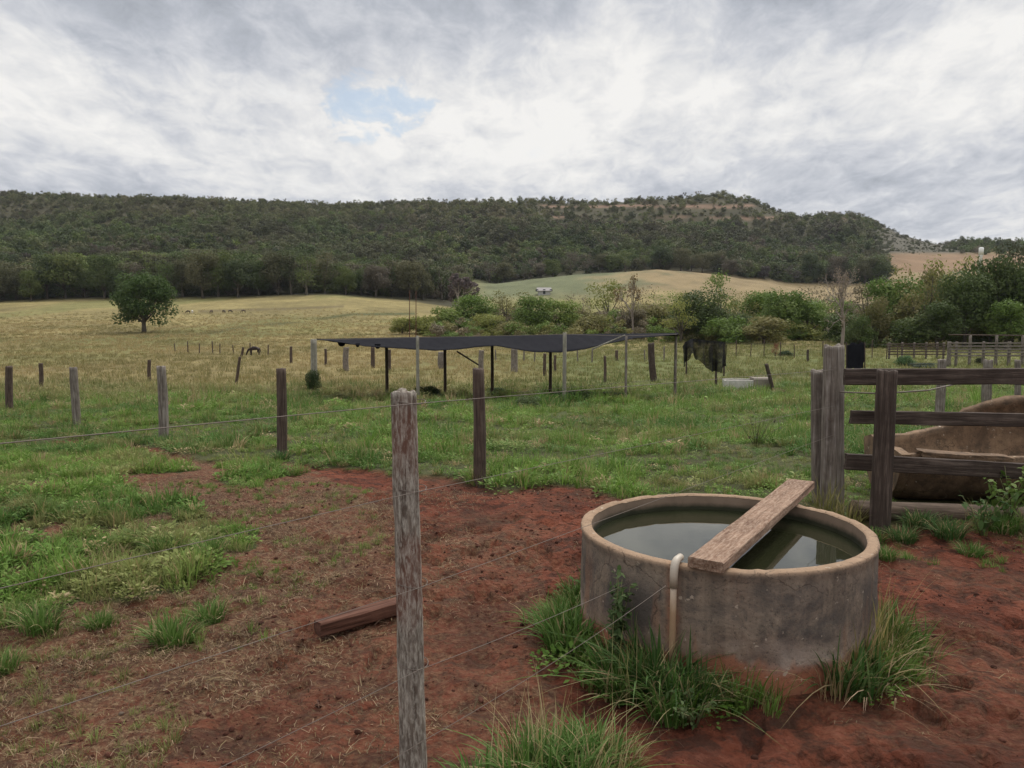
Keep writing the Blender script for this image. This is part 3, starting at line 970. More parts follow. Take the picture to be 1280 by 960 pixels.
TREE = {}
for kind_, nvar, kw in (('full', 1, dict(lobes=66, leaves=300, leaf=.034, shape='full')), ('round', 4, dict(lobes=24, leaves=230, leaf=.040, shape='round')),
                        ('loose', 4, dict(lobes=20, leaves=150, leaf=.036, shape='loose', spars=.85)),
                        ('bush', 3, dict(lobes=18, leaves=240, leaf=.048, shape='bush')),
                        ('thin', 2, dict(lobes=18, leaves=75, leaf=.030, shape='loose', spars=.8))):
    TREE[kind_] = []
    for i in range(nvar):
        cm, cs = crown_mesh('crown', 500 + i * 13 + len(kind_), **kw)
        cm.materials.append(M_LEAF_O)
        tm = trunk_mesh('trunk', 600 + i, cs, .075 if kind_ != 'thin' else .045, 8)
        tm.materials.append(M_BARK)
        TREE[kind_].append((cm, tm))

def tree(name, kind_, loc, H, Wd, colr, label, cat, group=None, var=None, crown_base=.12, seed=0):
    r = np.random.RandomState(seed + int(abs(loc[0]) * 10))
    cm, tm = TREE[kind_][(var if var is not None else r.randint(100)) % len(TREE[kind_])]
    e = empty(name, loc, label, cat, group)
    rz = Matrix.Rotation(r.rand() * 6.28, 4, 'Z')
    cb = crown_base * H
    Mc = Matrix.Translation(Vector(loc) + Vector((0, 0, cb))) @ rz @ Matrix.Diagonal((Wd, Wd, H - cb, 1))
    Mt = Matrix.Translation(Vector(loc)) @ rz @ Matrix.Diagonal((Wd * .85, Wd * .85, H, 1))
    t_ = link('trunk', tm, None, e, Mt)
    c_ = link('crown', cm, None, e, Mc)
    c_.color = (colr[0], colr[1], colr[2], 1)
    return e

def tree_px(name, kind_, u, d, top_v, wpx, colr, label, cat, group=None, **k):
    x = (u - 640) / 1000 * d; z = zg(x, d)
    ztop = EYE + tanel(top_v) * d
    return tree(name, kind_, (x, d, z), max(.5, ztop - z), wpx / 1000 * d * 1.12, colr, label, cat, group, **k)

# the lone tree in the meadow
tree_px('shade_tree', 'full', 181, 140, 333, 76, (.050, .080, .022), 'lone dark green round tree with a short trunk in the tan meadow', 'tree', var=0, crown_base=.07, seed=2)

GY = (.125, .165, .036); GB = (.100, .150, .030); GD = (.058, .080, .024); GO = (.150, .140, .050); GR = (.150, .125, .078); GX = (.160, .170, .042); GG = (.095, .140, .030)
BELT = [  # name, kind, u, d, top v, width px, colour, label
 ('shrub', 'bush', 503, 138, 392, 26, GX, 'small yellow green shrub alone at the left end of the tree belt'),
 ('shrub', 'bush', 530, 140, 388, 44, GX, 'low olive shrub left of the tan termite mound'),
 ('shrub', 'bush', 556, 150, 375, 46, GY, 'bright green shrub below the round mauve bare tree'),
 ('tree', 'round', 592, 155, 368, 56, GB, 'mid green rounded tree right of the mauve bare tree'),
 ('shrub', 'bush', 612, 138, 386, 44, GX, 'yellowish green bush just right of the termite mound'),
 ('tree', 'loose', 634, 160, 362, 50, GO, 'olive thin crowned tree below the farmhouse'),
 ('tree', 'round', 664, 136, 366, 48, GG, 'dark green tree directly below the white farmhouse'),
 ('tree', 'round', 698, 138, 372, 50, GY, 'bright green round tree right below the farmhouse'),
 ('tree', 'thin', 722, 150, 362, 46, GR, 'grey brown half bare tree right of the bright green round one'),
 ('shrub', 'bush', 742, 130, 384, 48, GO, 'olive bush above the middle of the shade cloth'),
 ('tree', 'loose', 760, 165, 350, 52, GX, 'pale yellow green tree at the foot of the tan mound'),
 ('tree', 'thin', 786, 128, 346, 54, GR, 'tall thin brownish tree over the right end of the shade cloth'),
 ('shrub', 'bush', 806, 140, 376, 52, GO, 'dull olive bush behind the right end of the shade cloth'),
 ('tree', 'thin', 830, 150, 358, 46, GY, 'sparse green tree in front of the tan mound'),
 ('tree', 'round', 872, 124, 358, 62, GD, 'dark green round tree behind the hanging black netting'),
 ('tree', 'loose', 897, 135, 340, 50, GG, 'tall green tree rising over the black netting'),
 ('tree', 'loose', 850, 118, 376, 44, GX, 'light green tree left of the dark round one'),
 ('tree', 'thin', 928, 132, 356, 52, GO, 'thin olive tree with a forked pale trunk'),
 ('tree', 'round', 950, 140, 362, 50, GB, 'mid green tree right of the forked thin one'),
 ('tree', 'round', 978, 126, 362, 56, GG, 'green tree left of the tall bare tree'),
 ('shrub', 'bush', 912, 118, 386, 54, GG, 'green bush at the foot of the trees above the white trough'),
 ('shrub', 'bush', 955, 116, 392, 52, GO, 'dull bush under the trees right of the white trough'),
 ('tree', 'round', 1008, 128, 374, 52, GB, 'green leafy tree just left of the tall bare tree trunk'),
 ('tree', 'thin', 1020, 150, 350, 56, GR, 'brownish sparse tree behind the bare tree'),
 ('tree', 'loose', 1084, 126, 352, 60, GR, 'brown leaf shedding tree right of the tall bare tree'),
 ('shrub', 'bush', 1062, 118, 388, 58, GD, 'dark bush under the tall bare tree'),
 ('tree', 'round', 1118, 118, 344, 66, GG, 'broad dark green tree left of the tall yellow green one'),
 ('tree', 'loose', 1152, 112, 326, 66, GO, 'olive tree with thin top left of the tall yellow green one'),
 ('tree', 'loose', 1186, 112, 316, 62, GX, 'tall yellow green tree above the wooden corral'),
 ('tree', 'round', 1205, 104, 334, 62, GD, 'dark tree behind the left corner of the corral'),
 ('tree', 'round', 1238, 106, 310, 62, GD, 'dark tall tree right of the white water tower'),
 ('tree', 'loose', 1262, 120, 302, 66, (.040, .045, .022), 'darkest tall tree near the right edge of the picture'),
 ('tree', 'round', 1290, 104, 312, 74, GD, 'tall dark tree cut by the right edge of the picture'),
 ('tree', 'round', 1258, 100, 374, 54, GG, 'mid green tree in the shade behind the corral'),
 ('tree', 'round', 1172, 102, 376, 54, GD, 'dark low tree above the left end of the corral'),
 ('shrub', 'bush', 1140, 104, 392, 56, GD, 'dark bush left of the corral'),
 ('tree', 'round', 1340, 112, 318, 84, GD, 'dark tree beyond the right edge'),
]
for i, (nm, k_, u, d, tv, wp, c_, lb) in enumerate(BELT):
    tree_px(nm, k_, u, d, tv - 2, wp * 1.12, tuple(np.array(c_) * (.9 + .2 * rg.rand())), lb, 'shrub' if nm == 'shrub' else 'tree', 'trees and shrubs in the belt across the valley', seed=i, crown_base=.02 if k_ == 'bush' else .08)

def belt_fill():
    r = np.random.RandomState(77)
    U = [535, 600, 700, 780, 850, 950, 1000, 1080, 1150, 1200, 1300]
    Tt = [392, 376, 380, 368, 362, 364, 368, 350, 332, 318, 306]
    pal = [GY, GB, GO, GR, GX, GG, GD, GO, GB]
    for i in range(66):
        u = 540 + (i + r.rand()) * (1330 - 540) / 66
        back = i % 2
        d = r.uniform(146, 172) if back else r.uniform(120, 142)
        if u > 1060: d -= 14
        tv = np.interp(u, U, Tt) + (r.uniform(-2, 14) if back else r.uniform(14, 32))
        kk = r.choice(['bush', 'bush', 'loose', 'round', 'thin'] if back else ['bush', 'bush', 'round'])
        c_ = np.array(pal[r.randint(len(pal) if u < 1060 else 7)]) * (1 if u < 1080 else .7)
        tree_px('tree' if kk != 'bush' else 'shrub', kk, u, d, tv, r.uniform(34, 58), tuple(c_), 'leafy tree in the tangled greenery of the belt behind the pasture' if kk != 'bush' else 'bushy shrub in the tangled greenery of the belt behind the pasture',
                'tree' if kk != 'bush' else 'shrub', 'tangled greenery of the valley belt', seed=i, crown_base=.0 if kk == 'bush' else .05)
    # low scrub that fills the belt floor
    n = 900
    d = r.uniform(118, 235, n); u = r.uniform(540, 1380, n)
    u = np.where(d > 175, r.uniform(600, 1120, n), u)
    d = np.where((u > 1060) & (d < 175), d - 14, d)
    x = (u - 640) / 1000 * d
    keep = (d < 175) | (fbm(x, d, 12, 3, 401) > .5)
    x, d, u = x[keep], d[keep], u[keep]; n = len(x)
    srcs = [crown_mesh('scrub_crown', 950 + i, lobes=9, leaves=70, leaf=.075, shape=('bush', 'loose', 'bush')[i])[0] for i in range(3)]
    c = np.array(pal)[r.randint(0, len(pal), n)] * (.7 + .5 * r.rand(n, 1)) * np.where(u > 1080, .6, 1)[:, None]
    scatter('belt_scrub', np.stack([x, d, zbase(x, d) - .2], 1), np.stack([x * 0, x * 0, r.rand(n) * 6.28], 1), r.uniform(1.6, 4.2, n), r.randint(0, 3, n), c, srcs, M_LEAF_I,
            'mixed low scrub filling the floor of the tree belt', 'scrub')
belt_fill()

# round mauve leafless tree at the forest foot
def bare_tree(name, u, d, top_v, wpx, label, colr, seed, depth=5, per=3, size=.02, wmul=2.0, group=None):
    x = (u - 640) / 1000 * d; z = zg(x, d)
    H = EYE + tanel(top_v) * d - z
    bm_, tips = bare_mesh('trunk', seed, depth)
    bm_.materials.append(M_BARE)
    Wd = wpx / 1000 * d
    ext = np.abs(tips[:, :2]).max()
    e = empty(name, (x, d, z), label, 'tree', group)
    Mx = Matrix.Translation((x, d, z)) @ Matrix.Diagonal((Wd / 2 / ext, Wd / 2 / ext, H, 1))
    link('trunk', bm_, None, e, Mx)
    tc = twig_crown('crown', tips, seed, per, size)
    tc.materials.append(M_LEAF_O)
    c = link('crown', tc, None, e, Mx)
    c.color = (*colr, 1)
M_BARE = wood_mat('pale bare branches', (.16, .13, .11), (.27, .23, .19), (.36, .32, .28), 4)
bare_tree('bare_tree', 1052, 96, 334, 92, 'tall pale leafless tree standing behind the rail fence gatepost', (.20, .155, .115), 5, 5, 3, .020)
bare_tree('bare_tree', 573, 250, 343, 50, 'rounded mauve leafless tree at the foot of the wooded ridge', (.115, .090, .085), 9, 5, 10, .06)
bare_tree('bare_tree', 790, 122, 344, 46, 'thin leafless tree with rusty twigs above the right end of the shade cloth', (.15, .10, .045), 12, 4, 6, .03)

# front row of the forest: trees one can tell apart
FC = [(.060, .080, .026), (.084, .104, .030), (.076, .076, .036), (.046, .062, .024), (.092, .088, .042), (.092, .078, .056)]
def forest_edge():
    r = np.random.RandomState(5)
    u = -60
    while u < 556:
        d = np.interp(u, [0, 250, 420, 520, 560], [262, 264, 268, 278, 292]) + r.uniform(-2, 10)
        H = r.uniform(10, 17); 
        x = (u - 640) / 1000 * d
        tree('forest_tree', r.choice(['round', 'loose', 'round']), (x, d, zg(x, d)), H, H * r.uniform(.75, 1.0), FC[r.randint(len(FC))],
             'tree in the dense dark front row at the foot of the wooded ridge', 'tree', 'trees along the foot of the wooded ridge', seed=int(u), crown_base=.03)
        u += r.uniform(15, 26)
    u = 612
    while u < 1100:
        d = 436 + r.uniform(0, 12); H = r.uniform(8, 14) * (1.4 if 1010 < u < 1098 else 1)
        x = (u - 640) / 1000 * d
        cc = FC[r.randint(len(FC))] if not (950 < u < 1000) else (.07, .058, .055)
        tree('forest_tree', r.choice(['round', 'loose', 'round']), (x, d, zg(x, d)), H, H * r.uniform(.9, 1.2), cc,
             'dark tree in the row just behind the tan mound', 'tree', 'trees along the back of the tan mound', seed=int(u), crown_base=.03)
        u += r.uniform(13, 24)
forest_edge()

def forest_mass():
    srcs = []
    for i in range(5):
        m_, _ = crown_mesh('forest_crown', 900 + i, lobes=11, leaves=58, leaf=.085, shape=('round', 'bush', 'loose', 'round', 'bush')[i])
        srcs.append(m_)
    for i in range(3):
        m_, _ = crown_mesh('forest_crown', 930 + i, lobes=18, leaves=170, leaf=.045, shape=('round', 'loose', 'bush')[i])
        srcs.append(m_)
    r = np.random.RandomState(8)
    n = 26000
    d = r.uniform(262 ** 2, 800 ** 2, n) ** .5
    u = r.uniform(-260, 1560, n)
    x = (u - 640) / 1000 * d
    z = zbase(x, d)
    start = np.interp(u, [0, 250, 420, 520, 575, 590, 1100, 1106, 1130, 1160], [270, 272, 276, 288, 300, 440, 440, 470, 480, 480])
    keep = (d > start) & ((u < 1108) | ((385 - (z - EYE) / d * 985) < 318 + r.normal(0, 1.5, n)))
    st = strata(x, d, z)
    v = 385 - (z - EYE) / d * 985
    below = smooth(640, 700, u) * (1 - smooth(1060, 1100, u)) * np.exp(-((v - 284) / 6) ** 2)
    below = np.maximum(below, smooth(640, 700, u) * (1 - smooth(1060, 1100, u)) * np.exp(-((v - 271) / 4) ** 2))
    upper = smooth(300, 265, v)
    keep &= r.rand(n) > st * 1.2
    dens = .90 - .20 * upper * smooth(500, 700, u)
    keep &= r.rand(n) < dens
    x, d, z, u, v, below, upper = x[keep], d[keep], z[keep], u[keep], v[keep], below[keep], upper[keep]
    n = len(x)
    s = (4.6 + 7.5 * r.rand(n) ** 1.6) * (1 + .35 * smooth(400, 280, d)) * (1 - .15 * upper) * (1 - .30 * below)
    s = s * np.where((u > 1115) , .75, 1)
    base = np.array(FC)[r.choice(6, n, p=[.24, .20, .16, .18, .13, .09])]
    base = base * (.55 + .9 * fbm(x, d, 28, 3, 97)[:, None])
    patch = fbm(x, d, 70, 3, 99)[:, None]
    grn = smooth(.52, .62, patch) 
    base = base * (1 - .5 * grn) + np.array([.062, .085, .026]) * .5 * grn
    brn = smooth(.46, .34, fbm(x, d, 50, 3, 98))[:, None]
    base = base * (1 - .5 * brn) + np.array([.070, .055, .040]) * .5 * brn
    up = upper[:, None] * .45 
    base = base * (1 - up) + np.array([.120, .108, .050]) * up
    base = base * (.55 + .9 * r.rand(n, 1))
    rare = r.rand(n, 1) < .012
    base = np.where(rare, np.array([[.085, .12, .03]]), base)
    tail = smooth(1075, 1105, u) * (1 - smooth(1165, 1200, u))
    s = s * (1 - .60 * tail) * (1 - .25 * upper)
    base = base * (1 - .5 * tail)[:, None] + np.array([.10, .09, .07]) * .5 * tail[:, None]
    near_ = d < 400
    scatter('forest', np.stack([x, d, z - .8], 1), np.stack([r.normal(0, .05, n), r.normal(0, .05, n), r.rand(n) * 6.28], 1), s, np.where(near_, r.randint(5, 8, n), r.randint(0, 5, n)), base, srcs, M_LEAF_I,
            'dark olive woodland covering the long flat topped ridge', 'woodland')
forest_mass()


# ------------------------------------------------------------------ round concrete water tank
def concrete(name, stain_h=None, tone=1.0):
    m, t = mat(name)
    co = t.n('ShaderNodeTexCoord').outputs['Object']
    sp = t.n('ShaderNodeSeparateXYZ', {0: co})
    n1 = t.noise(co, 3.0, 6, .62, .4)
    n2 = t.noise(co, 14.0, 8, .7, .2)
    drip = t.noise(t.mapping(co, (9, 9, .7)), 1.0, 5, .6, .2)
    k = tone
    c = t.ramp(n1, [(.33, (.115*k, .088*k, .068*k)), (.50, (.20*k, .152*k, .115*k)), (.68, (.30*k, .235*k, .175*k))])
    c = t.mix(t.ramp(n2, [(.36, .7), (.50, 0.0)]), c, (.075*k, .066*k, .058*k))
    c = t.mix(t.ramp(n2, [(.56, 0.0), (.74, .6)]), c, (.36*k, .28*k, .21*k))
    c = t.mix(t.ramp(drip, [(.46, 0.0), (.64, .42)]), c, (.095*k, .078*k, .062*k))
    drip2 = t.noise(t.mapping(co, (15, 15, .5), loc=(3, 5, 1)), 1.0, 5, .6, .2)
    c = t.mix(t.ramp(drip2, [(.52, 0.0), (.70, .35)]), c, (.33*k, .25*k, .18*k))
    if stain_h is not None:
        # red earth splashed over the foot, dark mould at mid height
        z = t.math('ADD', sp.outputs[2], t.math('MULTIPLY', t.math('SUBTRACT', n1, .5), .22))
        mould = t.math('MULTIPLY', t.ramp(t.noise(co, 2.6, 7, .66, .5), [(.43, 0.0), (.58, .9)]), t.ramp(z, [(.12, 0.0), (.25, 1.0), (.42, 1.0), (.54, .2)]))
        c = t.mix(mould, c, (.072, .062, .056))
        c = t.mix(t.ramp(z, [(.07, 1.0), (.13, .85), (.16, .15), (.30, 0.0)]), c, t.mix(n2, (.16, .055, .030), (.36, .15, .085)))
        pale = t.math('MULTIPLY', t.ramp(t.noise(co, 3.6, 5, .6, .4), [(.48, 0.0), (.62, .65)]), t.ramp(z, [(.09, 0.0), (.15, 1.0), (.26, 0.0)]))
        c = t.mix(pale, c, (.36, .30, .25))
        c = t.mix(t.math('MULTIPLY', t.ramp(t.noise(t.mapping(co, (6, 6, 1.2)), 1.0, 4, .6), [(.56, 0.0), (.66, .7)]), t.ramp(z, [(.1, 1.0), (.5, .3)])), c, (.26, .13, .075))
        sx = t.math('ADD', t.math('ADD', sp.outputs[0], .395), t.math('MULTIPLY', t.math('SUBTRACT', n2, .5), .05))
        rust = t.math('POWER', 2.718, t.math('MULTIPLY', t.math('POWER', t.math('DIVIDE', sx, .022), 2.0), -1.0))
        rust = t.math('MULTIPLY', t.math('MULTIPLY', rust, t.math('LESS_THAN', sp.outputs[1], 0.0)), t.ramp(sp.outputs[2], [(.12, .2), (.3, .9), (.5, .6)]))
        c = t.mix(rust, c, (.30, .135, .075))
        c = t.mix(t.ramp(sp.outputs[2], [(.532, 0.0), (.553, .75)]), c, t.mix(n2, (.20, .125, .075), (.40, .27, .17)))
    else:
        c = t.mix(1.0, c, (.80, .68, .56), 'MULTIPLY')
    wco = t.n('ShaderNodeVectorMath', {0: co, 1: t.n('ShaderNodeVectorMath', {0: t.n('ShaderNodeTexNoise', {'Vector': co, 'Scale': 7.0, 'Detail': 5.0}).outputs['Color'], 1: (.22, .22, .22)}, operation='MULTIPLY')}, operation='ADD').outputs[0]
    ck = t.n('ShaderNodeTexVoronoi', {'Vector': wco, 'Scale': 1.7}, feature='DISTANCE_TO_EDGE').outputs['Distance']
    c = t.mix(t.math('MULTIPLY', t.ramp(ck, [(.0, 1.0), (.007, 0.0)]), t.ramp(n1, [(.45, 0.0), (.55, .8)])), c, (.045, .032, .024))
    chip_ = t.noise(co, 26.0, 3, .5)
    c = t.mix(t.ramp(chip_, [(.68, 0.0), (.71, .75)]), c, (.38, .31, .24))
    pit = t.noise(co, 70.0, 4, .7)
    c = t.mix(t.ramp(pit, [(.34, .6), (.44, 0.0)]), c, (.05, .04, .032))
    h = t.math('ADD', n1, t.math('ADD', t.math('MULTIPLY', n2, .6), t.math('MULTIPLY', pit, .25)))
    finish(t, c, .88, h, .7, .014, spec=.2)
    return m

M_TANK = concrete('stained concrete', 1)
M_CONC = concrete('trough concrete', None, 1.05)
m, t = mat('tank inside'); M_INSIDE = m
co = t.n('ShaderNodeTexCoord').outputs['Object']
nn_ = t.noise(co, 9.0, 6, .65, .3); zz_ = t.n('ShaderNodeSeparateXYZ', {0: co}).outputs[2]
cc_ = t.mix(t.ramp(t.math('ADD', zz_, t.math('MULTIPLY', t.math('SUBTRACT', nn_, .5), .03)), [(.485, 0.0), (.515, 1.0)]), t.mix(nn_, (.014, .016, .009), (.040, .040, .022)), t.mix(nn_, (.12, .085, .06), (.22, .16, .115)))
finish(t, cc_, .7, nn_, .5, .01)

def build_tank():
    e = empty('water_tank', (TX, TY, 0), 'round stained concrete tank full of water standing on the red earth', 'water tank')
    k = 128
    th = np.linspace(0, 2 * np.pi, k, endpoint=False)
    def ring(r, z, jit=0.0, seed=0):
        n = (fbm(np.cos(th) * 9 + 20, np.sin(th) * 9 + 20 + z * 12, 1, 4, seed) - .5)
        chip = smooth(.62, .75, fbm(np.cos(th) * 14 + 50, np.sin(th) * 14 + 50, 1, 3, seed + 3)) * jit
        rr = r + n * .010
        zz = z + n * jit * .5 - chip * .4
        return np.stack([rr * np.cos(th), rr * np.sin(th), zz + th * 0], 1)
    R, H, wl = TR, TH, .060
    outer = [ring(R * 1.0, -.06, 0), ring(R * .998, .0), ring(R * 1.004, .03)]
    for z in np.linspace(.07, H - .035, 14):
        outer.append(ring(R - .004 + .003 * math.sin(z * 9), z))
    outer += [ring(R, H - .018, .010), ring(R - .002, H - .004, .014), ring(R - .009, H, .014), ring(R - wl / 2, H + .002, .012),
              ring(R - wl + .008, H, .012), ring(R - wl + .002, H - .006, .008)]
    v, f = loft(np.array(outer), caps=False)
    link('wall', new_mesh('wall', v, f), M_TANK, e, Matrix.Translation((TX, TY, 0)))
    inner = [ring(R - wl + .003, H - .0085, .008)] + [ring(R - wl, z) for z in np.linspace(H - .03, .04, 8)]
    v, f = loft(np.array(inner), caps=False)
    f.append(tuple((len(inner) - 1) * k + j for j in range(k)))
    link('lining', new_mesh('lining', v, f), M_INSIDE, e, Matrix.Translation((TX, TY, 0)))
    m, t = mat('dark still water')
    P = t.n('ShaderNodeNewGeometry').outputs['Position']
    nz = t.noise(P, 5.0, 3, .5)
    col = t.mix(t.noise(P, 2.5, 4, .6), (.012, .014, .007), (.022, .024, .011))
    p = t.n('ShaderNodeBsdfPrincipled', {'Base Color': col, 'Roughness': .02, 'IOR': 1.5, 'Specular IOR Level': .5,
                                         'Normal': t.n('ShaderNodeBump', {'Height': nz, 'Strength': .12, 'Distance': .004})})
    t.n('ShaderNodeOutputMaterial', {'Surface': p})
    wz = H - .088
    rr = np.concatenate([[[0, 0, wz]], np.stack([(R - wl - .001) * np.cos(th), (R - wl - .001) * np.sin(th), th * 0 + wz], 1)])
    wf = [(0, 1 + j, 1 + (j + 1) % k) for j in range(k)]
    link('water', new_mesh('water', rr, wf), m, None, Matrix.Translation((TX, TY, 0)), kind='stuff', label='dark still water in the round tank mirroring the cloudy sky', cat='water')
    # two white splashes on the wall
    for i, (du, z) in enumerate(((925, .285), (931, .262))):
        pass
build_tank()

# plank across the tank
A0 = Vector((.842, 3.395, TH + .004)); A1 = Vector((1.845, 5.02, TH + .004))
M_, L_ = frame(A0 + Vector((0, 0, .024)), A1 + Vector((0, 0, .024)))
pl = board_mesh('plank', L_, .160, .048, 7, 40, .0035, .014)
link('plank', pl, M_PLANK, None, M_, 'rough weathered plank lying across the rim of the round tank', 'plank')

# overflow pipe hooked over the rim
def pvc():
    m, t = mat('old plastic pipe')
    co = t.n('ShaderNodeTexCoord').outputs['Object']
    z = t.n('ShaderNodeSeparateXYZ', {0: co}).outputs[2]
    n = t.noise(co, 16, 4, .6)
    c = t.mix(t.ramp(t.math('ADD', z, t.math('MULTIPLY', n, .1)), [(.40, 1.0), (.60, 0.0)]), t.mix(n, (.46, .41, .34), (.34, .28, .22)), t.mix(n, (.22, .13, .075), (.36, .25, .15)))
    finish(t, c, .5, n, .1, .003, spec=.4)
    pd = Vector((.683, 3.40, 0))
    ang = math.atan2(pd.y - TY, pd.x - TX)
    dx, dy = math.cos(ang), math.sin(ang)
    q = lambda r, z: (dx * r, dy * r, z)
    e = empty('overflow_pipe', (TX, TY, 0), 'bent plastic pipe hooked over the tank rim left of the plank', 'pipe')
    path = [q(TR + .030, .02), q(TR + .030, .2), q(TR + .028, .34), q(TR + .026, .48)]
    link('pipe', tube_mesh('pipe', path, .0145, 14), m, e, Matrix.Translation((TX, TY, 0)))
    el = [q(TR + .026, .46), q(TR + .026, .515), q(TR + .022, .548), q(TR + .010, .568), q(TR - .010, .576), q(TR - .035, .577), q(TR - .060, .576)]
    rr = [.018, .018, .019, .019, .018, .017, .017]
    link('elbow', tube_mesh('elbow', el, rr, 14), m, e, Matrix.Translation((TX, TY, 0)))
pvc()

# ------------------------------------------------------------------ foreground wire fence
fence = empty('wire_fence', (-.34, 2.62, 0), 'weathered lichen covered post in the foreground holding strained wires', 'fence')
FP = at(505, 491, 2.62)
FB = at(517, 955, 2.62 * 1.0); FB = Vector((at(516, 900, 2.62).x + .004, 2.62, -.05))
M_, L_ = frame(FB, FP, (0, 1, 0))
fpost = link('post', log_mesh('post', L_, .0475, .0425, 3, 40, 110, .13, .006, .010, groove=.16), M_POST, fence, M_)
m, t = mat('dull fence wire')
nz = t.noise(t.n('ShaderNodeTexCoord').outputs['Object'], 30, 3, .6)
finish(t, t.mix(nz, (.13, .095, .075), (.17, .15, .13)), .6, spec=.3, Metallic=.3)
M_WIRE = m
GP = Vector((2.70, 6.60, 0))
PW = Vector((-.34, 2.62, 0))
BK = Vector((-1.72, .75, 0))
def wire(parent, pts, r=.0013, sag=0.0, name='wire', barbs=False):
    r = r * .8 if r < .003 else r
    pts = [Vector(p) for p in pts]
    out = []
    for a, b in zip(pts[:-1], pts[1:]):
        for i in range(12):
            s = i / 12
            p = a.lerp(b, s); p.z -= sag * 4 * s * (1 - s)
            out.append(p)
    out.append(pts[-1])
    mb = MB(); mb.tube([tuple(p) for p in out], r, 5)
    link(name, mb.mesh(name), M_WIRE, parent)
zw = [at(500, v, 2.6).z for v in (503, 612, 731, 832, 922)]
tp = Vector((TX + TR * math.cos(math.radians(222)), TY + TR * math.sin(math.radians(222)), 0))
pp = Vector((.668, 3.375, .50))
ends = [GP + Vector((-.05, -.08, 1.20)), GP + Vector((-.05, -.08, .90)), GP + Vector((-.05, -.08, .66)), tp + Vector((-.01, -.01, .43)), pp]
for i, z in enumerate(zw):
    s = [0, 0, 0, .01, .02][i]
    back = BK + Vector((0, 0, z + (.06, .04, .10, .05, .05)[i]))
    wire(fence, [back, PW + Vector((.03, -.052, z)), ends[i]], .0014 if i else .0017, s)
# staple marks: little twists of tie wire round the post
for z in zw[:4]:
    th_ = np.linspace(0, 6.5, 16)
    mb = MB(); mb.tube(np.stack([PW.x + .005 + .050 * np.cos(th_), PW.y + .050 * np.sin(th_), z + .004 * np.sin(th_ * 2)], 1), .0014, 5)
    link('tie', mb.mesh('tie'), M_WIRE, fpost)

# ------------------------------------------------------------------ rail fence with gatepost
rail = empty('rail_fence', (2.85, 6.3, 0), 'dark wooden rail fence behind the tank with a split grey gatepost', 'fence')
def stick(parent, name, p0, p1, r0, r1, m_, seed, **kw):
    M_, L_ = frame(p0, p1, (0, 1, 0))
    return link(name, log_mesh(name, L_, r0, r1, seed, **kw), m_, parent, M_)
g0 = at(1041, 600, 6.6); g0.z = -.06
g1 = at(1042, 433, 6.6)
stick(rail, 'gatepost', g0, g1, .102, .088, M_POSTG, 21, k=34, m=60, rough=.10, groove=.34, ragged=.03)
h0 = at(1028, 600, 6.8); h0.z = -.06
stick(rail, 'side_post', h0, at(1024, 463, 6.8), .085, .075, M_POSTG, 23, k=26, m=40, rough=.10, groove=.2, ragged=.02)
b0 = at(1101, 600, 6.02); b0.z = -.06
stick(rail, 'post', b0, at(1108, 463, 6.02), .074, .070, M_RAIL, 25, k=26, m=50, rough=.08, groove=.22, ragged=.012)
M_GP2 = M_RAIL
q0 = at(1455, 600, 6.05); q0.z = -.06
stick(rail, 'post', q0, at(1458, 462, 6.05), .08, .075, M_RAIL, 26, k=22, m=30)
def rail_board(u0, v0, u1, v1, h, d0, d1, seed, m_=M_RAIL, wdt=.05, name='rail', rough=.004):
    a = at(u0, v0, d0); b = at(u1, v1, d1)
    a.z -= h / 2; b.z -= h / 2
    M_, L_ = frame(a, b, (0, 0, 1))
    return link(name, board_mesh(name, L_, h, wdt, seed, 46, rough, .012), m_, rail, M_ @ Matrix.Rotation(math.pi / 2, 4, 'Z') if False else M_)
# frame(): local X is horizontal, local Y points up -> height must be in local Y
def rail_up(u0, v0, u1, v1, h, d0, d1, seed, m_=M_RAIL, wdt=.045, name='rail', rough=.004):
    a = at(u0, v0, d0); b = at(u1, v1, d1)
    a.z -= h / 2; b.z -= h / 2
    M_, L_ = frame(a, b, (0, 0, 1))
    return link(name, board_mesh(name, L_, wdt, h, seed, 46, rough, .014), m_, rail, M_)
rail_up(1056, 461, 1475, 460, .125, 6.22, 6.22, 31)
rail_up(1063, 513, 1475, 520, .105, 6.22, 6.22, 33)
rail_up(1057, 567, 1475, 590, .125, 6.22, 6.22, 35)
la = at(1066, 639, 6.28); lb_ = at(1475, 656, 6.24)
M_, L_ = frame(la, lb_, (0, 0, 1))
link('bottom_log', log_mesh('bottom_log', L_, .092, .10, 37, 22, 60, .08, .03, .01), M_LOG, rail, M_)
wire(rail, [at(1050, 490, 6.5), at(1100, 492, 6.15), at(1160, 488, 6.3), at(1240, 470, 6.9)], .006, .0, 'cable')

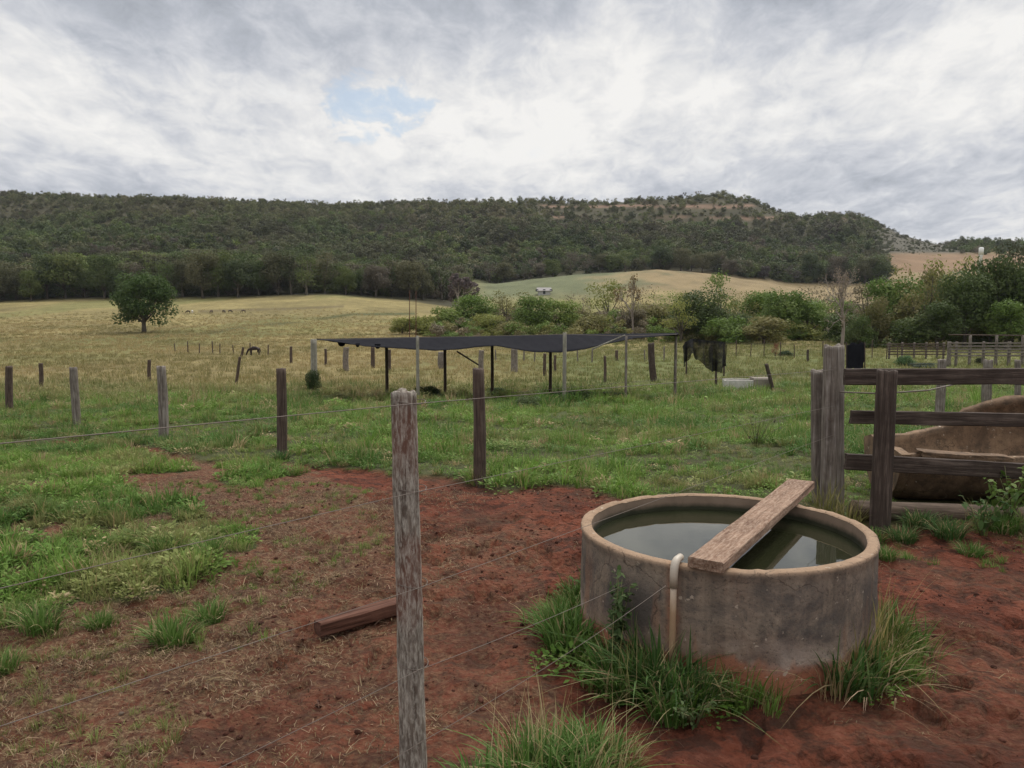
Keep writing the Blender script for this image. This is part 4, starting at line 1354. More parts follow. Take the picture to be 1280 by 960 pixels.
# ------------------------------------------------------------------ broken concrete trough behind the rails
def trough():
    e = empty('cattle_trough', (3.9, 7.2, 0), 'big broken half round concrete trough lying behind the rail fence', 'trough')
    # axis runs right and slightly towards the camera
    p0 = Vector((3.42, 7.25, 0)); p1 = Vector((6.2, 6.95, 0))
    ax = (p1 - p0).normalized(); sd = Vector((-ax.y, ax.x, 0))   # sd points away from the camera
    n, m = 34, 26
    L = (p1 - p0).length
    th0, outer, inner = [], [], []
    for i in range(n):
        s = i / (n - 1)
        R = .47 + .05 * s
        # far wall stands higher with a ragged broken lip, near lip level
        nz = float(fbm(np.array([s * 6.0]), np.array([0.3]), 1, 3, 5)[0]) - .5
        a_far = math.radians(np.interp(s, [0, .12, .25, .30, .42, .60, 1], [2, 6, 14, 34, 58, 66, 62]) + nz * 10)
        a_near = math.radians(np.interp(s, [0, .3, 1], [2, -2, -4]) + nz * 4)
        ao, ai = [], []
        for j in range(m):
            q = j / (m - 1)
            a = -a_near - math.pi + (math.pi + a_near + a_far) * q * 1.0
            # angle from near lip (pi) through the bottom (-pi/2) to the far lip
            for lst, rr in ((ao, R), (ai, R - .055)):
                y_ = rr * math.cos(a); z_ = R + rr * math.sin(a) * 1.02
                if math.sin(a) > 0: y_ = rr * (math.cos(a) * .5 + .5) if y_ > 0 else y_
                lst.append(p0 + ax * (L * s + .03 * nz) + sd * y_ + Vector((0, 0, z_ - .03)))
        outer.append(ao); inner.append(ai)
    rings = [o + i_[::-1] for o, i_ in zip(outer, inner)]
    v, f = loft(np.array([[tuple(p) for p in r] for r in rings]))
    v = v + (fbm(v[:, 0] + v[:, 2], v[:, 1] * 2 + v[:, 2], .25, 4, 15)[:, None] - .5) * np.array([.02, .06, .06])
    link('shell', new_mesh('shell', v, f), M_CONC, e)
    # end wall: a rough half disc with a broken upper corner
    k = 22
    r2 = []
    for off in (-.03, .05):
        ring = []
        for j in range(k):
            a = math.pi + math.pi * j / (k - 1)
            ring.append(p0 + ax * off + sd * (.49 * math.cos(a)) + Vector((0, 0, .45 + .48 * math.sin(a))))
        ring.append(p0 + ax * off + sd * .30 + Vector((0, 0, .50))); ring.append(p0 + ax * off + sd * .02 + Vector((0, 0, .44)))
        ring.append(p0 + ax * off + sd * -.25 + Vector((0, 0, .47)))
        r2.append([tuple(p) for p in ring])
    v, f = loft(np.array(r2))
    link('end_wall', new_mesh('end_wall', v, f, False), M_CONC, e)
    # broken slab leaning across the near lip
    M_, L_ = frame(at(1150, 566, 6.75), at(1262, 574, 6.62), (0, 0, 1))
    link('lip_slab', board_mesh('lip_slab', L_, .16, .05, 71, 20, .012, .03), M_CONC, e, M_)
trough()

# ------------------------------------------------------------------ beam on the ground
a = G(397, 796); b = G(514, 764)
a = Vector((a.x, a.y, .045)); b = Vector((b.x, b.y, .05))
M_, L_ = frame(a, b, (0, 0, 1))
link('timber_beam', board_mesh('timber_beam', L_, .085, .075, 41, 20, .004, .01), M_BEAM, None, M_, 'short reddish timber beam lying on the earth behind the foreground post', 'beam')

# ------------------------------------------------------------------ single posts in the pasture
def upost(u, vt, vb, w, m_, label, group, lean=0, seed=0, d=None, name='fence_post', k=14, **kw):
    """post whose foot is seen at (u,vb) and whose top is at (u+lean,vt)"""
    g = G(u, vb) if d is None else Vector(((u - 640) / 1000 * d, d, zg((u - 640) / 1000 * d, d)))
    top = at(u + lean, vt, g.y)
    r = w / 1000 * g.y / 2
    foot = Vector((g.x, g.y, g.z - .12))
    M_, L_ = frame(foot, top, (0, 1, 0))
    return link(name, log_mesh(name, L_, r * 1.05, r * .95, seed, k, 24, .09, r * .3, r * .2, groove=.12), m_, None, M_, label, 'fence post', group)
FG = 'posts of the fence between yard and field'
upost(600, 461, 606, 16, M_POST2, 'dark brown knotty post on the red earth edge just right of the foreground post', FG, -2, 51, k=20)
upost(352, 461, 573, 13, M_POST2, 'straight grey brown post with grass at its foot, above the red bare path', FG, 0, 52, k=20)
upost(204, 458, 550, 13, M_POSTG, 'thick grey post standing alone in the green left of the bare path', FG, -3, 53, k=20)
upost(97, 459, 533, 10, M_POSTG, 'grey post leaning slightly left, second from the left edge in the near row', FG, -5, 54, k=18)
upost(12, 458, 512, 9, M_POST2, 'dark post nearest the left edge of the picture', FG, -1, 55, k=18)
FH = 'posts of the farther fence in the pasture'
upost(51, 454, 486, 5, M_POST2, 'small dark distant post between the two leftmost near posts', FH, 0, 56)
upost(187, 450, 477, 5, M_POST2, 'small dark post just behind and left of the thick grey post', FH, 0, 57)
upost(295, 446, 480, 4, M_POST2, 'thin crooked post leaning right, in front of the grazing horse', FH, 5, 58)
upost(301, 434, 446, 3, M_POST2, 'short leaning stake left of the grazing horse', FH, 3, 59)
upost(364, 433, 454, 3.6, M_POST2, 'thin dark post halfway between the horse and the shade cloth', FH, 0, 60)
upost(407, 436, 457, 3, M_POST2, 'thin post just right of the weathered corner post of the shade cloth', FH, 0, 61)
FI = 'old posts seen under and behind the shade cloth'
upost(433, 434, 464, 7, M_POSTG, 'broad grey post under the left end of the shade cloth', FI, 0, 62)
upost(466, 434, 460, 5, M_POST2, 'dark post under the shade cloth right of the broad grey one', FI, 0, 63)
upost(487, 437, 464, 4, M_POST2, 'dark slim post under the shade cloth left of its first pale pole', FI, 0, 64)
upost(552, 440, 461, 9, M_POSTG, 'wide grey post under the middle of the shade cloth', FI, 0, 65)
upost(602, 438, 466, 7, M_POSTG, 'grey post directly behind the top of the dark brown knotty post', FI, 0, 66)
upost(643, 436, 465, 9, M_POSTG, 'broad grey post under the shade cloth right of the knotty post', FI, 0, 67)
upost(681, 442, 470, 4.5, M_POST2, 'dark post under the shade cloth left of its second pale pole', FI, 0, 68)
upost(694, 444, 465, 3.5, M_POST2, 'short slim dark post immediately left of the second pale pole', FI, 0, 69)
upost(756, 445, 478, 4, M_POST2, 'dark post right of the second pale pole of the shade cloth', FI, 0, 70)
upost(771, 438, 451, 4, M_POST2, 'short far post near the right end of the shade cloth', FI, 0, 71)
upost(818, 429, 477, 9, M_RAIL, 'thick crooked dark stump like post left of the black netting', FI, -4, 72)
upost(967, 455, 488, 5, M_RAIL, 'dark leaning stake at the right end of the white trough', FI, -9, 73)
upost(1010, 437, 452, 3, M_RAIL, 'short dark stake in the green right of the white trough', FI, 0, 74)
FJ = 'thick posts in the field behind the rail fence'
upost(1174, 449, 524, 11, M_POSTG, 'grey post with a dark band behind the top rail, nearest the rail fence post', FJ, 3, 75, k=18)
upost(1233, 450, 521, 11, M_POSTG, 'middle one of the three grey posts seen through the rails', FJ, 3, 76, k=18)
upost(1271, 450, 516, 8, M_POSTG, 'right one of the three grey posts seen through the rails, by the picture edge', FJ, 1, 77, k=18)

# faint far fences: one thing each, posts as parts
def far_fence(label, pts, hpost, w, mm, wires=2, step_seed=0):
    e = empty('pasture_fence', at(pts[0][0], pts[0][1], 50) if False else tuple(G(*pts[0])), label, 'fence', None)
    prev = None
    for i, (u, v) in enumerate(pts):
        g = G(u, v)
        r = w / 2
        M_, L_ = frame((g.x, g.y, g.z - .1), (g.x + .03 * ((i * 37) % 5 - 2), g.y, g.z + hpost * (1 + .08 * ((i * 53) % 5 - 2))), (0, 1, 0))
        link('post', log_mesh('post', L_, r, r * .9, 80 + i, 8, 6, .1, 0, .01), mm, e, M_)
        if prev is not None:
            for j in range(wires):
                z = hpost * (.9 - .38 * j)
                wire(e, [(prev.x, prev.y, prev.z + z), (g.x, g.y, g.z + z)], .006, .02)
        prev = g
far_fence('thin old fence crossing the tan meadow behind the grazing horse', [(219, 440), (235, 441), (249, 442), (266, 442), (275, 443), (292, 443), (313, 444), (335, 444)], 1.25, .13, M_POST2, 1)
far_fence('thin wire fence across the green at the foot of the tree belt', [(905, 446), (920, 446), (938, 447), (955, 447), (975, 447), (993, 447), (1028, 448), (1050, 448), (1090, 448), (1108, 449), (1122, 449)], 1.6, .10, M_POST2, 3)
far_fence('low fence between the shade cloth and the tree belt', [(620, 452), (655, 452), (668, 453), (722, 453), (740, 453), (806, 452), (830, 452)], 1.3, .14, M_POSTG, 2)

# ------------------------------------------------------------------ shade cloth shelter
def shelter():
    e = empty('shade_shelter', at(620, 500, 28.5), 'long sagging black shade cloth stretched over pale poles in the field', 'shelter')
    def pole(u, vt, vb, w, mm, name='pole', d=None, lean=0, **kw):
        g = G(u, vb) if d is None else Vector(((u - 640) / 1000 * d, d, zg((u - 640) / 1000 * d, d)))
        top = at(u + lean, vt, g.y); r = w / 2000 * g.y
        M_, L_ = frame((g.x, g.y, g.z - .1), top, (0, 1, 0))
        link(name, log_mesh(name, L_, r, r * .92, int(u), 10, 12, .06, .01, .01, **kw), mm, e, M_)
        return top
    pole(393, 424, 489, 8, M_PALE, 'corner_post', lean=-1)
    pole(522, 420, 501, 4.5, M_PALE, d=28.3); pole(706, 416, 501, 4.8, M_PALE, d=28.3); pole(783, 420, 501, 3.6, M_POSTG, d=28.3); pole(845, 418, 496, 3.6, M_POSTG, d=29.5)
    for u in (483, 556, 615, 688):
        pole(u, 427, 489, 4, M_POST2, d=33.0)
    # cloth
    nu, nt = 90, 16
    us = np.linspace(396, 848, nu)
    fv = np.interp(us, [396, 425, 455, 500, 545, 575, 600, 620, 640, 665, 700, 730, 755, 790, 848], [424.5, 428, 433, 436, 438.5, 437, 433.5, 432.5, 436, 440, 441, 437, 431, 423.5, 418.5])
    bv = np.interp(us, [396, 520, 620, 700, 848], [424, 421.5, 420.5, 418, 416.5])
    rows = []
    for j in range(nt):
        s = j / (nt - 1)
        d = 28.6 + 4.8 * s
        row = []
        for i in range(nu):
            v = fv[i] + (bv[i] - fv[i]) * (s ** .8)
            p = at(us[i], v, d)
            p.z -= .05 * math.sin(math.pi * s) * (1 + math.sin(us[i] * .06))
            p.z += .03 * math.sin(us[i] * .35 + j * .7) * math.sin(math.pi * s)
            if j == 0: p.z += .03 * (float(fbm(np.array([i * .8]), np.array([0.]), 1, 3, 9)[0]) - .5)
            row.append(tuple(p))
        rows.append(row)
    V = np.array(rows).reshape(-1, 3)
    up = V + [0, 0, .012]
    allv = np.concatenate([up, V - [0, 0, .0]])
    idx = np.arange(nu * nt).reshape(nt, nu)
    Q = [(idx[a, b], idx[a, b + 1], idx[a + 1, b + 1], idx[a + 1, b]) for a in range(nt - 1) for b in range(nu - 1)]
    off = nu * nt
    Q2 = [(q[3] + off, q[2] + off, q[1] + off, q[0] + off) for q in Q]
    edge = []
    for b in range(nu - 1):
        edge.append((idx[0, b] + off, idx[0, b + 1] + off, idx[0, b + 1], idx[0, b]))
        edge.append((idx[-1, b], idx[-1, b + 1], idx[-1, b + 1] + off, idx[-1, b] + off))
    for a_ in range(nt - 1):
        edge.append((idx[a_, 0], idx[a_ + 1, 0], idx[a_ + 1, 0] + off, idx[a_, 0] + off))
        edge.append((idx[a_, -1] + off, idx[a_ + 1, -1] + off, idx[a_ + 1, -1], idx[a_, -1]))
    me = new_mesh('shade_cloth', allv, [tuple(map(int, q)) for q in Q + Q2 + edge])
    link('shade_cloth', me, M_NET, e)
    # ragged strips hanging below the left edge
    for i, (u, w_, l_) in enumerate(((427, 9, 4), (447, 5, 4), (472, 7, 5))):
        a = at(u, 429 + i, 29.2); r = w_ / 1000 * 29 / 2; h = l_ / 1000 * 29
        rings = [[(a.x - r * k_, a.y - .01, a.z - h * s_), (a.x + r * k_, a.y - .01, a.z - h * s_), (a.x + r * k_, a.y + .01, a.z - h * s_), (a.x - r * k_, a.y + .01, a.z - h * s_)] for s_, k_ in ((-.2, 1.1), (.3, 1), (.7, .8), (1, .35))]
        v, f = loft(np.array(rings)); link('torn_strip', new_mesh('torn_strip', v, f, False), M_NET, e)
    # light brace and wires
    M_, L_ = frame(at(741, 436, 28.5), at(781, 419, 28.5), (0, 1, 0))
    link('brace', log_mesh('brace', L_, .03, .025, 9, 8, 6), M_PALE, e, M_)
    M_, L_ = frame(at(571, 439, 32.9), at(598, 456, 32.9), (0, 1, 0))
    link('brace', log_mesh('brace', L_, .04, .035, 9, 8, 6), M_POST2, e, M_)
    wire(e, [at(393, 425, 28.6), at(522, 422, 28.3), at(706, 418, 28.3), at(783, 420, 28.3), at(845, 418, 29.5)], .008)
    wire(e, [at(640, 491, 28.2), at(706, 485, 28.2), at(783, 478, 28.2), at(845, 473, 29.4)], .006)
m, t = mat('black shade netting')
co = t.n('ShaderNodeTexCoord').outputs['Object']
nz = t.noise(t.mapping(co, (1.2, .4, 1)), 3.0, 5, .6)
finish(t, t.mix(nz, (.006, .006, .008), (.016, .016, .020)), .95, nz, .5, .05, spec=.05)
M_NET = m
m, t = mat('torn netting')
P = t.n('ShaderNodeTexCoord').outputs['Object']
nz = t.noise(P, 4.0, 6, .65, .6)
c = t.mix(nz, (.010, .010, .012), (.040, .040, .044))
p = t.n('ShaderNodeBsdfPrincipled', {'Base Color': c, 'Roughness': .9, 'Specular IOR Level': .05})
tr = t.n('ShaderNodeBsdfTransparent')
mx = t.n('ShaderNodeMixShader', {0: t.ramp(t.noise(P, 1.6, 4, .6, .4), [(.38, .45), (.58, .80)]), 1: tr, 2: p})
t.n('ShaderNodeOutputMaterial', {'Surface': mx})
M_TORN = m
shelter()

# ------------------------------------------------------------------ black netting hung on old stakes
def netting():
    d = 30.5
    e = empty('hanging_netting', tuple(G(886, 480)), 'black netting draped in a hump over stakes left of the white trough', 'netting')
    # a torn sheet hanging in folds from the stake tops
    nu, nv = 60, 22
    us = np.linspace(852, 908, nu)
    top = np.interp(us, [852, 858, 866, 878, 892, 903, 908], [432, 427, 423.5, 425, 426, 427, 431])
    bot = np.interp(us, [852, 856, 860, 863, 867, 873, 882, 893, 900, 904, 908], [456, 458, 449, 440, 441, 449, 458, 465, 466, 459, 456])
    bot = bot + (fbm(us, us * 0, 3.0, 3, 61) - .5) * 7
    V = []
    for side in (-.012, .012):
        for j in range(nv):
            q = j / (nv - 1)
            for i in range(nu):
                p = at(us[i], top[i] + (bot[i] - top[i]) * q, d)
                p.y += side + (.10 + .22 * q) * math.sin(us[i] * .55 + 1.5 * math.sin(us[i] * .17)) + .25 * math.sin(us[i] * .11) + .35 * q * (float(fbm(np.array([us[i]]), np.array([q * 9]), 6, 3, 62)[0]) - .5)
                V.append(tuple(p))
    idx = np.arange(nu * nv).reshape(nv, nu); o_ = nu * nv
    Q = [(idx[a, b], idx[a, b + 1], idx[a + 1, b + 1], idx[a + 1, b]) for a in range(nv - 1) for b in range(nu - 1)]
    Q2 = [(q[3] + o_, q[2] + o_, q[1] + o_, q[0] + o_) for q in Q]
    link('net', new_mesh('net', V, [tuple(map(int, q)) for q in Q + Q2]), M_TORN, e)
    for u, vt, vb in ((895, 450, 484), (858, 428, 470), (905, 430, 470)):
        g = G(u, vb); M_, L_ = frame((g.x, g.y, g.z - .1), at(u, vt, g.y), (0, 1, 0))
        link('stake', log_mesh('stake', L_, .06, .05, u, 8, 8), M_RAIL, e, M_)
netting()

def tarp_frame():
    e = empty('tarp_screen', tuple(G(1070, 470)), 'black sheet hung upright on a small frame right of the gatepost', 'screen')
    d = G(1070, 468).y
    nu, nv = 14, 10
    F_ = []
    for side in (-.01, .01):
        for j in range(nv):
            for i in range(nu):
                u = 1058 + 23 * i / (nu - 1) - (2.0 if i == nu - 1 and j > 6 else 0); v = 429 + 32 * j / (nv - 1) + 1.0 * math.sin(i)
                if i < 3 and j == 0: v += 1.5
                p = at(u, v, d + side + .06 * math.sin(i * 1.1) * (j / nv)); F_.append(tuple(p))
    idx = np.arange(nu * nv).reshape(nv, nu); o_ = nu * nv
    Q = [(idx[a, b], idx[a, b + 1], idx[a + 1, b + 1], idx[a + 1, b]) for a in range(nv - 1) for b in range(nu - 1)]
    Q2 = [(q[3] + o_, q[2] + o_, q[1] + o_, q[0] + o_) for q in Q]
    E_ = [(idx[0, b] + o_, idx[0, b + 1] + o_, idx[0, b + 1], idx[0, b]) for b in range(nu - 1)] + [(idx[a, 0], idx[a, 0] + o_, idx[a + 1, 0] + o_, idx[a + 1, 0]) for a in range(nv - 1)]
    E_ += [(idx[a, -1] + o_, idx[a, -1], idx[a + 1, -1], idx[a + 1, -1] + o_) for a in range(nv - 1)]
    link('sheet', new_mesh('sheet', F_, [tuple(map(int, q)) for q in Q + Q2 + E_]), M_NET, e)
    for u in (1058, 1081):
        g = Vector((at(u, 470, d).x, d, zg(at(u, 470, d).x, d)))
        M_, L_ = frame((g.x, g.y, g.z - .1), at(u, 428, d), (0, 1, 0))
        link('stake', log_mesh('stake', L_, .04, .04, u, 8, 6), M_RAIL, e, M_)
tarp_frame()

# white cattle trough in the field
def white_trough():
    g = G(936, 488); d = g.y
    L = 58 / 1000 * d * 1.0; h = 14.5 / 1000 * d; w = .55
    e = empty('white_trough', (g.x, g.y, g.z), 'old whitewashed concrete trough with a dirty right end in the green field', 'trough')
    mw = plain('flaking whitewash', (.42, .40, .36), .9, 6, .45); mg = plain('dirty concrete', (.22, .19, .155), .9, 6, .4)
    def box(x0, x1, y0, y1, z0, z1, mm, name, seed):
        M_, L_ = frame((g.x + x0, g.y + (y0 + y1) / 2, g.z + (z0 + z1) / 2), (g.x + x1, g.y + (y0 + y1) / 2, g.z + (z0 + z1) / 2), (0, 0, 1))
        link(name, board_mesh(name, L_, y1 - y0, z1 - z0, seed, 14, .01, .02), mm, e, M_)
    box(-L / 2, L * .10, 0, .09, -.05, h * .86, mw, 'front_wall', 1)
    box(-L / 2, L * .10, w, w + .09, -.05, h * .92, mw, 'back_wall', 2)
    box(-L / 2 + .01, -L / 2 + .10, .092, w - .002, -.05, h * .84, mw, 'end_wall', 3)
    box(-L / 2 + .1, L * .10, .092, w - .002, -.05, h * .35, mg, 'floor_slab', 4)
    box(L * .103, L / 2, -.03, w + .12, -.05, h * 1.08, mg, 'block', 5)
white_trough()

# ------------------------------------------------------------------ corral
def corral():
    d = 66
    e = empty('corral', (37, d, zg(37, d)), 'grey wooden cattle corral below the dark trees at the right edge', 'corral')
    def pst(u, vt, vb, dd, r):
        x = (u - 640) / 1000 * dd; z = zg(x, dd)
        M_, L_ = frame((x, dd, z - .1), at(u, vt, dd), (0, 1, 0))
        link('post', log_mesh('post', L_, r, r * .9, int(u), 8, 6), M_POSTG, e, M_)
    for u in (1187, 1196, 1213, 1230, 1246, 1262, 1279, 1297, 1316, 1336, 1358):
        pst(u, 427 if u not in (1213, 1246, 1279) else 419, 450, d, .13 if u not in (1187,) else .16)
    for k in range(5):
        v0 = 429 + k * 3.9
        M_, L_ = frame(at(1186, v0, d - .15), at(1360, v0 - .5, d - .15), (0, 0, 1))
        link('rail', board_mesh('rail', L_, .05, .12, k, 20, .01), M_POSTG, e, M_)
    M_, L_ = frame(at(1186, 418.5, d), at(1360, 421, d), (0, 0, 1))
    link('top_pole', log_mesh('top_pole', L_, .05, .05, 3, 8, 20, .1, .05), M_POST2, e, M_)
    d2 = 80
    for u in (1112, 1128, 1143, 1158, 1172, 1180):
        pst(u, 428, 449, d2, .11)
    for k in range(5):
        v0 = 430 + k * 3.2
        M_, L_ = frame(at(1110, v0, d2 - .12), at(1182, v0, d2 - .12), (0, 0, 1))
        link('rail', board_mesh('rail', L_, .05, .11, k, 12, .01), M_POST2, e, M_)
corral()

# ------------------------------------------------------------------ far buildings
def farmhouse():
    d = 330; x = (680 - 640) / 1000 * d
    z = zg(x, d)
    e = empty('farmhouse', (x, d, z), 'tiny white farmhouse with a pale roof beyond the tree belt', 'house')
    base = at(680, 366, d).z
    mw = plain('white house wall', (.36, .35, .33), .9, 1, .08); mr = plain('pale house roof', (.27, .25, .24), .8, 1, .15); md = plain('dark opening', (.03, .03, .03), .8, 1, .1)
    w, dp, h = 5.0, 4.0, 1.7
    zb = min(z, base) - .5; zt_ = base + h * .55
    mb = MB()
    v = [(x - w/2, d, zb), (x + w/2, d, zb), (x + w/2, d + dp, zb), (x - w/2, d + dp, zb), (x - w/2, d, zt_), (x + w/2, d, zt_), (x + w/2, d + dp, zt_), (x - w/2, d + dp, zt_), (x - w/2, d + dp/2, zt_ + 1.1), (x + w/2, d + dp/2, zt_ + 1.1)]
    mb.add(v, [(0, 1, 5, 4), (2, 3, 7, 6), (0, 4, 8, 7, 3), (1, 2, 6, 9, 5)])
    link('wall', mb.mesh('wall', False), mw, e)
    o = .5
    mb = MB()
    for sgn, yy in ((-1, d - o), (1, d + dp + o)):
        a = [(x - w/2 - o, yy, zt_ - .22), (x + w/2 + o, yy, zt_ - .22), (x + w/2 + o, d + dp/2, zt_ + 1.15), (x - w/2 - o, d + dp/2, zt_ + 1.15)]
        b = [(p[0], p[1], p[2] + .12) for p in a]
        mb.add(a + b, [(0, 1, 2, 3), (4, 5, 6, 7), (0, 1, 5, 4), (1, 2, 6, 5), (3, 0, 4, 7)])
    link('roof', mb.mesh('roof', False), mr, e)
    for i, (dx, ww, z0, z1) in enumerate(((-3, 1.1, 1.3, 2.2), (0, 1.0, .3, 2.2), (2.8, 1.1, 1.3, 2.2))):
        zz = base - h * .45
        mb = MB(); mb.add([(x + dx - ww/2, d - .04, zz + z0), (x + dx + ww/2, d - .04, zz + z0), (x + dx + ww/2, d - .04, zz + z1), (x + dx - ww/2, d - .04, zz + z1),
                           (x + dx - ww/2, d + .05, zz + z0), (x + dx + ww/2, d + .05, zz + z0), (x + dx + ww/2, d + .05, zz + z1), (x + dx - ww/2, d + .05, zz + z1)], [(0, 1, 2, 3), (0, 1, 5, 4), (3, 2, 6, 7), (0, 3, 7, 4), (1, 2, 6, 5)])
        link('door' if i == 1 else 'window', mb.mesh('opening', False), md, e)
farmhouse()

def water_tower():
    d = 300; x = (1220 - 640) / 1000 * d; z = zg(x, d)
    e = empty('water_tower', (x, d, z), 'slim white water tower rising above the trees at the right', 'water tower')
    mw = plain('white tower paint', (.62, .62, .60), .6, .5, .08)
    zt_ = at(1220, 309, d).z
    k = 18; th = np.linspace(0, 6.283, k, endpoint=False)
    def ring(r, zz): return np.stack([x + r * np.cos(th), d + r * np.sin(th), np.full(k, zz)], 1)
    v, f = loft(np.array([ring(.55, z - .3), ring(.55, zt_ - 3.4), ring(.85, zt_ - 2.9)]))
    link('column', new_mesh('column', v, f), mw, e)
    v, f = loft(np.array([ring(.86, zt_ - 2.9), ring(.86, zt_ - .25), ring(.5, zt_ - .02), ring(.1, zt_)]))
    link('tank', new_mesh('tank', v, f), mw, e)
water_tower()

def masts():
    for i, (u, lb) in enumerate(((512, 'left one of two thin masts above the shade cloth'), (520, 'right one of two thin masts above the shade cloth'))):
        d = 118; x = (u - 640) / 1000 * d; z = zg(x, d)
        M_, L_ = frame((x, d, z - .1), at(u, 363 + i, d), (0, 1, 0))
        link('thin_mast', log_mesh('thin_mast', L_, .07, .045, 5 + i, 8, 8), M_BEAM, None, M_, 'reddish ' + lb, 'mast')
masts()

def mound():
    g = G(577, 421) if False else Vector(((577 - 640) / 1000 * 128, 128, 0)); g.z = zg(g.x, g.y)
    th = np.linspace(0, 6.283, 14, endpoint=False); rings = []
    for s, h in ((1.0, -.1), (.95, .25), (.75, .8), (.45, 1.25), (.15, 1.45)):
        rr = 1.6 * s * (1 + .25 * (fbm(np.cos(th) * 2 + 9, np.sin(th) * 2 + h, 1, 3, 4) - .5) * 2)
        rings.append(np.stack([g.x + rr * np.cos(th), g.y + rr * np.sin(th), np.full(14, g.z + h * 1.1)], 1))
    v, f = loft(np.array(rings))
    link('termite_mound', new_mesh('termite_mound', v, f), plain('tan mound earth', (.30, .20, .12), .95, 1.5, .3), None, None, 'tan earth mound among the bushes above the shade cloth', 'mound')
mound()

# ------------------------------------------------------------------ grazing animals
def skin_body(name, verts, edges, radii, M, root=0):
    me = bpy.data.meshes.new(name)
    me.from_pydata(verts, edges, [])
    o = bpy.data.objects.new(name, me); COL.objects.link(o)
    sk = o.modifiers.new('skin', 'SKIN'); sk.use_smooth_shade = True
    for i, r in enumerate(radii):
        me.skin_vertices[0].data[i].radius = (r, r) if not isinstance(r, tuple) else r
        me.skin_vertices[0].data[i].use_root = (i == root)
    ss = o.modifiers.new('sub', 'SUBSURF'); ss.levels = 2; ss.render_levels = 2
    bpy.context.view_layer.update()
    dg = bpy.context.evaluated_depsgraph_get()
    m2 = bpy.data.meshes.new_from_object(o.evaluated_get(dg))
    bpy.data.objects.remove(o)
    m2.name = name
    return m2

def horse_mesh():
    # faces -X, head down grazing; legs on z=0
    V = [(0.45, 0, 1.18), (0.2, 0, 1.10), (-.15, 0, 1.08), (-.5, 0, 1.13),          # 0 rump 1 loin 2 barrel 3 withers/chest
         (-.78, 0, 1.0), (-1.02, 0, .68), (-1.14, 0, .40), (-1.22, 0, .12),        # 4 neck 5 mid neck 6 poll 7 muzzle
         (.62, 0, 1.10), (.72, 0, .85), (.74, 0, .50)]                            # tail
    E = [(0, 1), (1, 2), (2, 3), (3, 4), (4, 5), (5, 6), (6, 7), (0, 8), (8, 9), (9, 10)]
    R = [(.26), .27, .29, .27, .19, .13, .12, .065, .05, .06, .04]
    def add(p, r, prev):
        V.append(p); R.append(r); E.append((prev, len(V) - 1)); return len(V) - 1
    for sy in (-1, 1):
        dx = .06 * sy
        a = add((.50, .17 * sy, .90), .16, 0); a = add((.42 + dx, .17 * sy, .66), .095, a); a = add((.58 + dx, .17 * sy, .42), .055, a); a = add((.52 + dx, .17 * sy, .08), .040, a); add((.48 + dx, .17 * sy, .03), .055, a)
        a = add((-.48, .17 * sy, .86), .12, 3); a = add((-.50 - dx, .17 * sy, .50), .062, a); a = add((-.48 - dx, .17 * sy, .28), .040, a); a = add((-.50 - dx, .17 * sy, .07), .038, a); add((-.54 - dx, .17 * sy, .03), .052, a)
        add((-1.08, .09 * sy, .52), .025, 6)
    return skin_body('horse', V, E, R, None, 2)
hm = horse_mesh()
def animal(u, v, Hpx, label, cat, colr, name='horse', rz=0.0, H=1.35, d=None):
    if d is None:
        g = G(u, v)
    else:
        g = Vector(((u - 640) / 1000 * d, d, 0)); g.z = zg(g.x, g.y)
    me = hm.copy(); me.materials.clear()
    me.materials.append(plain(name + ' hide', colr, .7, 3, .25))
    s = Hpx / 1000 * g.y / H
    link(name, me, None, None, Matrix.Translation(g) @ Matrix.Rotation(rz, 4, 'Z') @ Matrix.Scale(s, 4), label, cat)
animal(319, 445, 12, 'dark brown horse grazing with its head down in the pasture left', 'horse', (.022, .012, .010), rz=.15)
for i, (u, v, lb, c_) in enumerate(((237, 401, 'small dark cow grazing far off, nearest to the lone round tree', (.03, .02, .015)),
                                    (266, 395, 'brown far off cow in the left of the distant herd', (.09, .06, .04)),
                                    (281, 394, 'grey brown cow in the middle of the distant herd', (.10, .08, .06)),
                                    (289, 397, 'dark cow lowest of the distant herd', (.05, .035, .028)),
                                    (242, 392, 'tiny white cow standing far off right of the lone tree', (.55, .52, .47)),
                                    (306, 392, 'brown cow at the right of the distant herd', (.08, .055, .04)))):
    animal(u, v, 4.2, lb, 'cow', c_, 'cow', rz=i * 1.3, d=205)

# ------------------------------------------------------------------ grass clumps, weeds and shrubs
BIG = [blades_mesh('grass_clump', 190, .17, .46, .017, .8, 401, 6, 1.0, .5), blades_mesh('grass_clump', 130, .17, .40, .018, .8, 402, 6, 1.0, .55),
       blades_mesh('grass_clump', 90, .16, .55, .010, .55, 403, 6, .9, .6), blades_mesh('grass_clump', 240, .13, .24, .010, .8, 404, 5, 1.0, .5)]
BIG.append(blades_mesh('dead_stalks', 46, .16, .42, .007, 1.5, 405, 6, 1.15, .6))
BIG.append(blades_mesh('flower_stalks', 26, .14, .62, .006, .35, 406, 5, .6, .5))
for m_ in BIG: m_.materials.append(M_GRASS_O)
def clump(x, y, s, colr, label, var=0, rz=0, sq=1.0, tilt=(0, 0), name='grass_clump', extra=None, group=None):
    z = float(near_z(np.array([x]), np.array([y]))[0]) - .01
    M_ = Matrix.Translation((x, y, z)) @ Matrix.Rotation(tilt[0], 4, 'X') @ Matrix.Rotation(tilt[1], 4, 'Y') @ Matrix.Rotation(rz, 4, 'Z') @ Matrix.Diagonal((s, s * sq, s, 1))
    e = link(name, BIG[var], None, None, M_, label, 'grass clump', group)
    e.color = (*colr, 1)
    return e
CG = (.072, .130, .028); CD = (.055, .100, .028); CY = (.14, .135, .045)
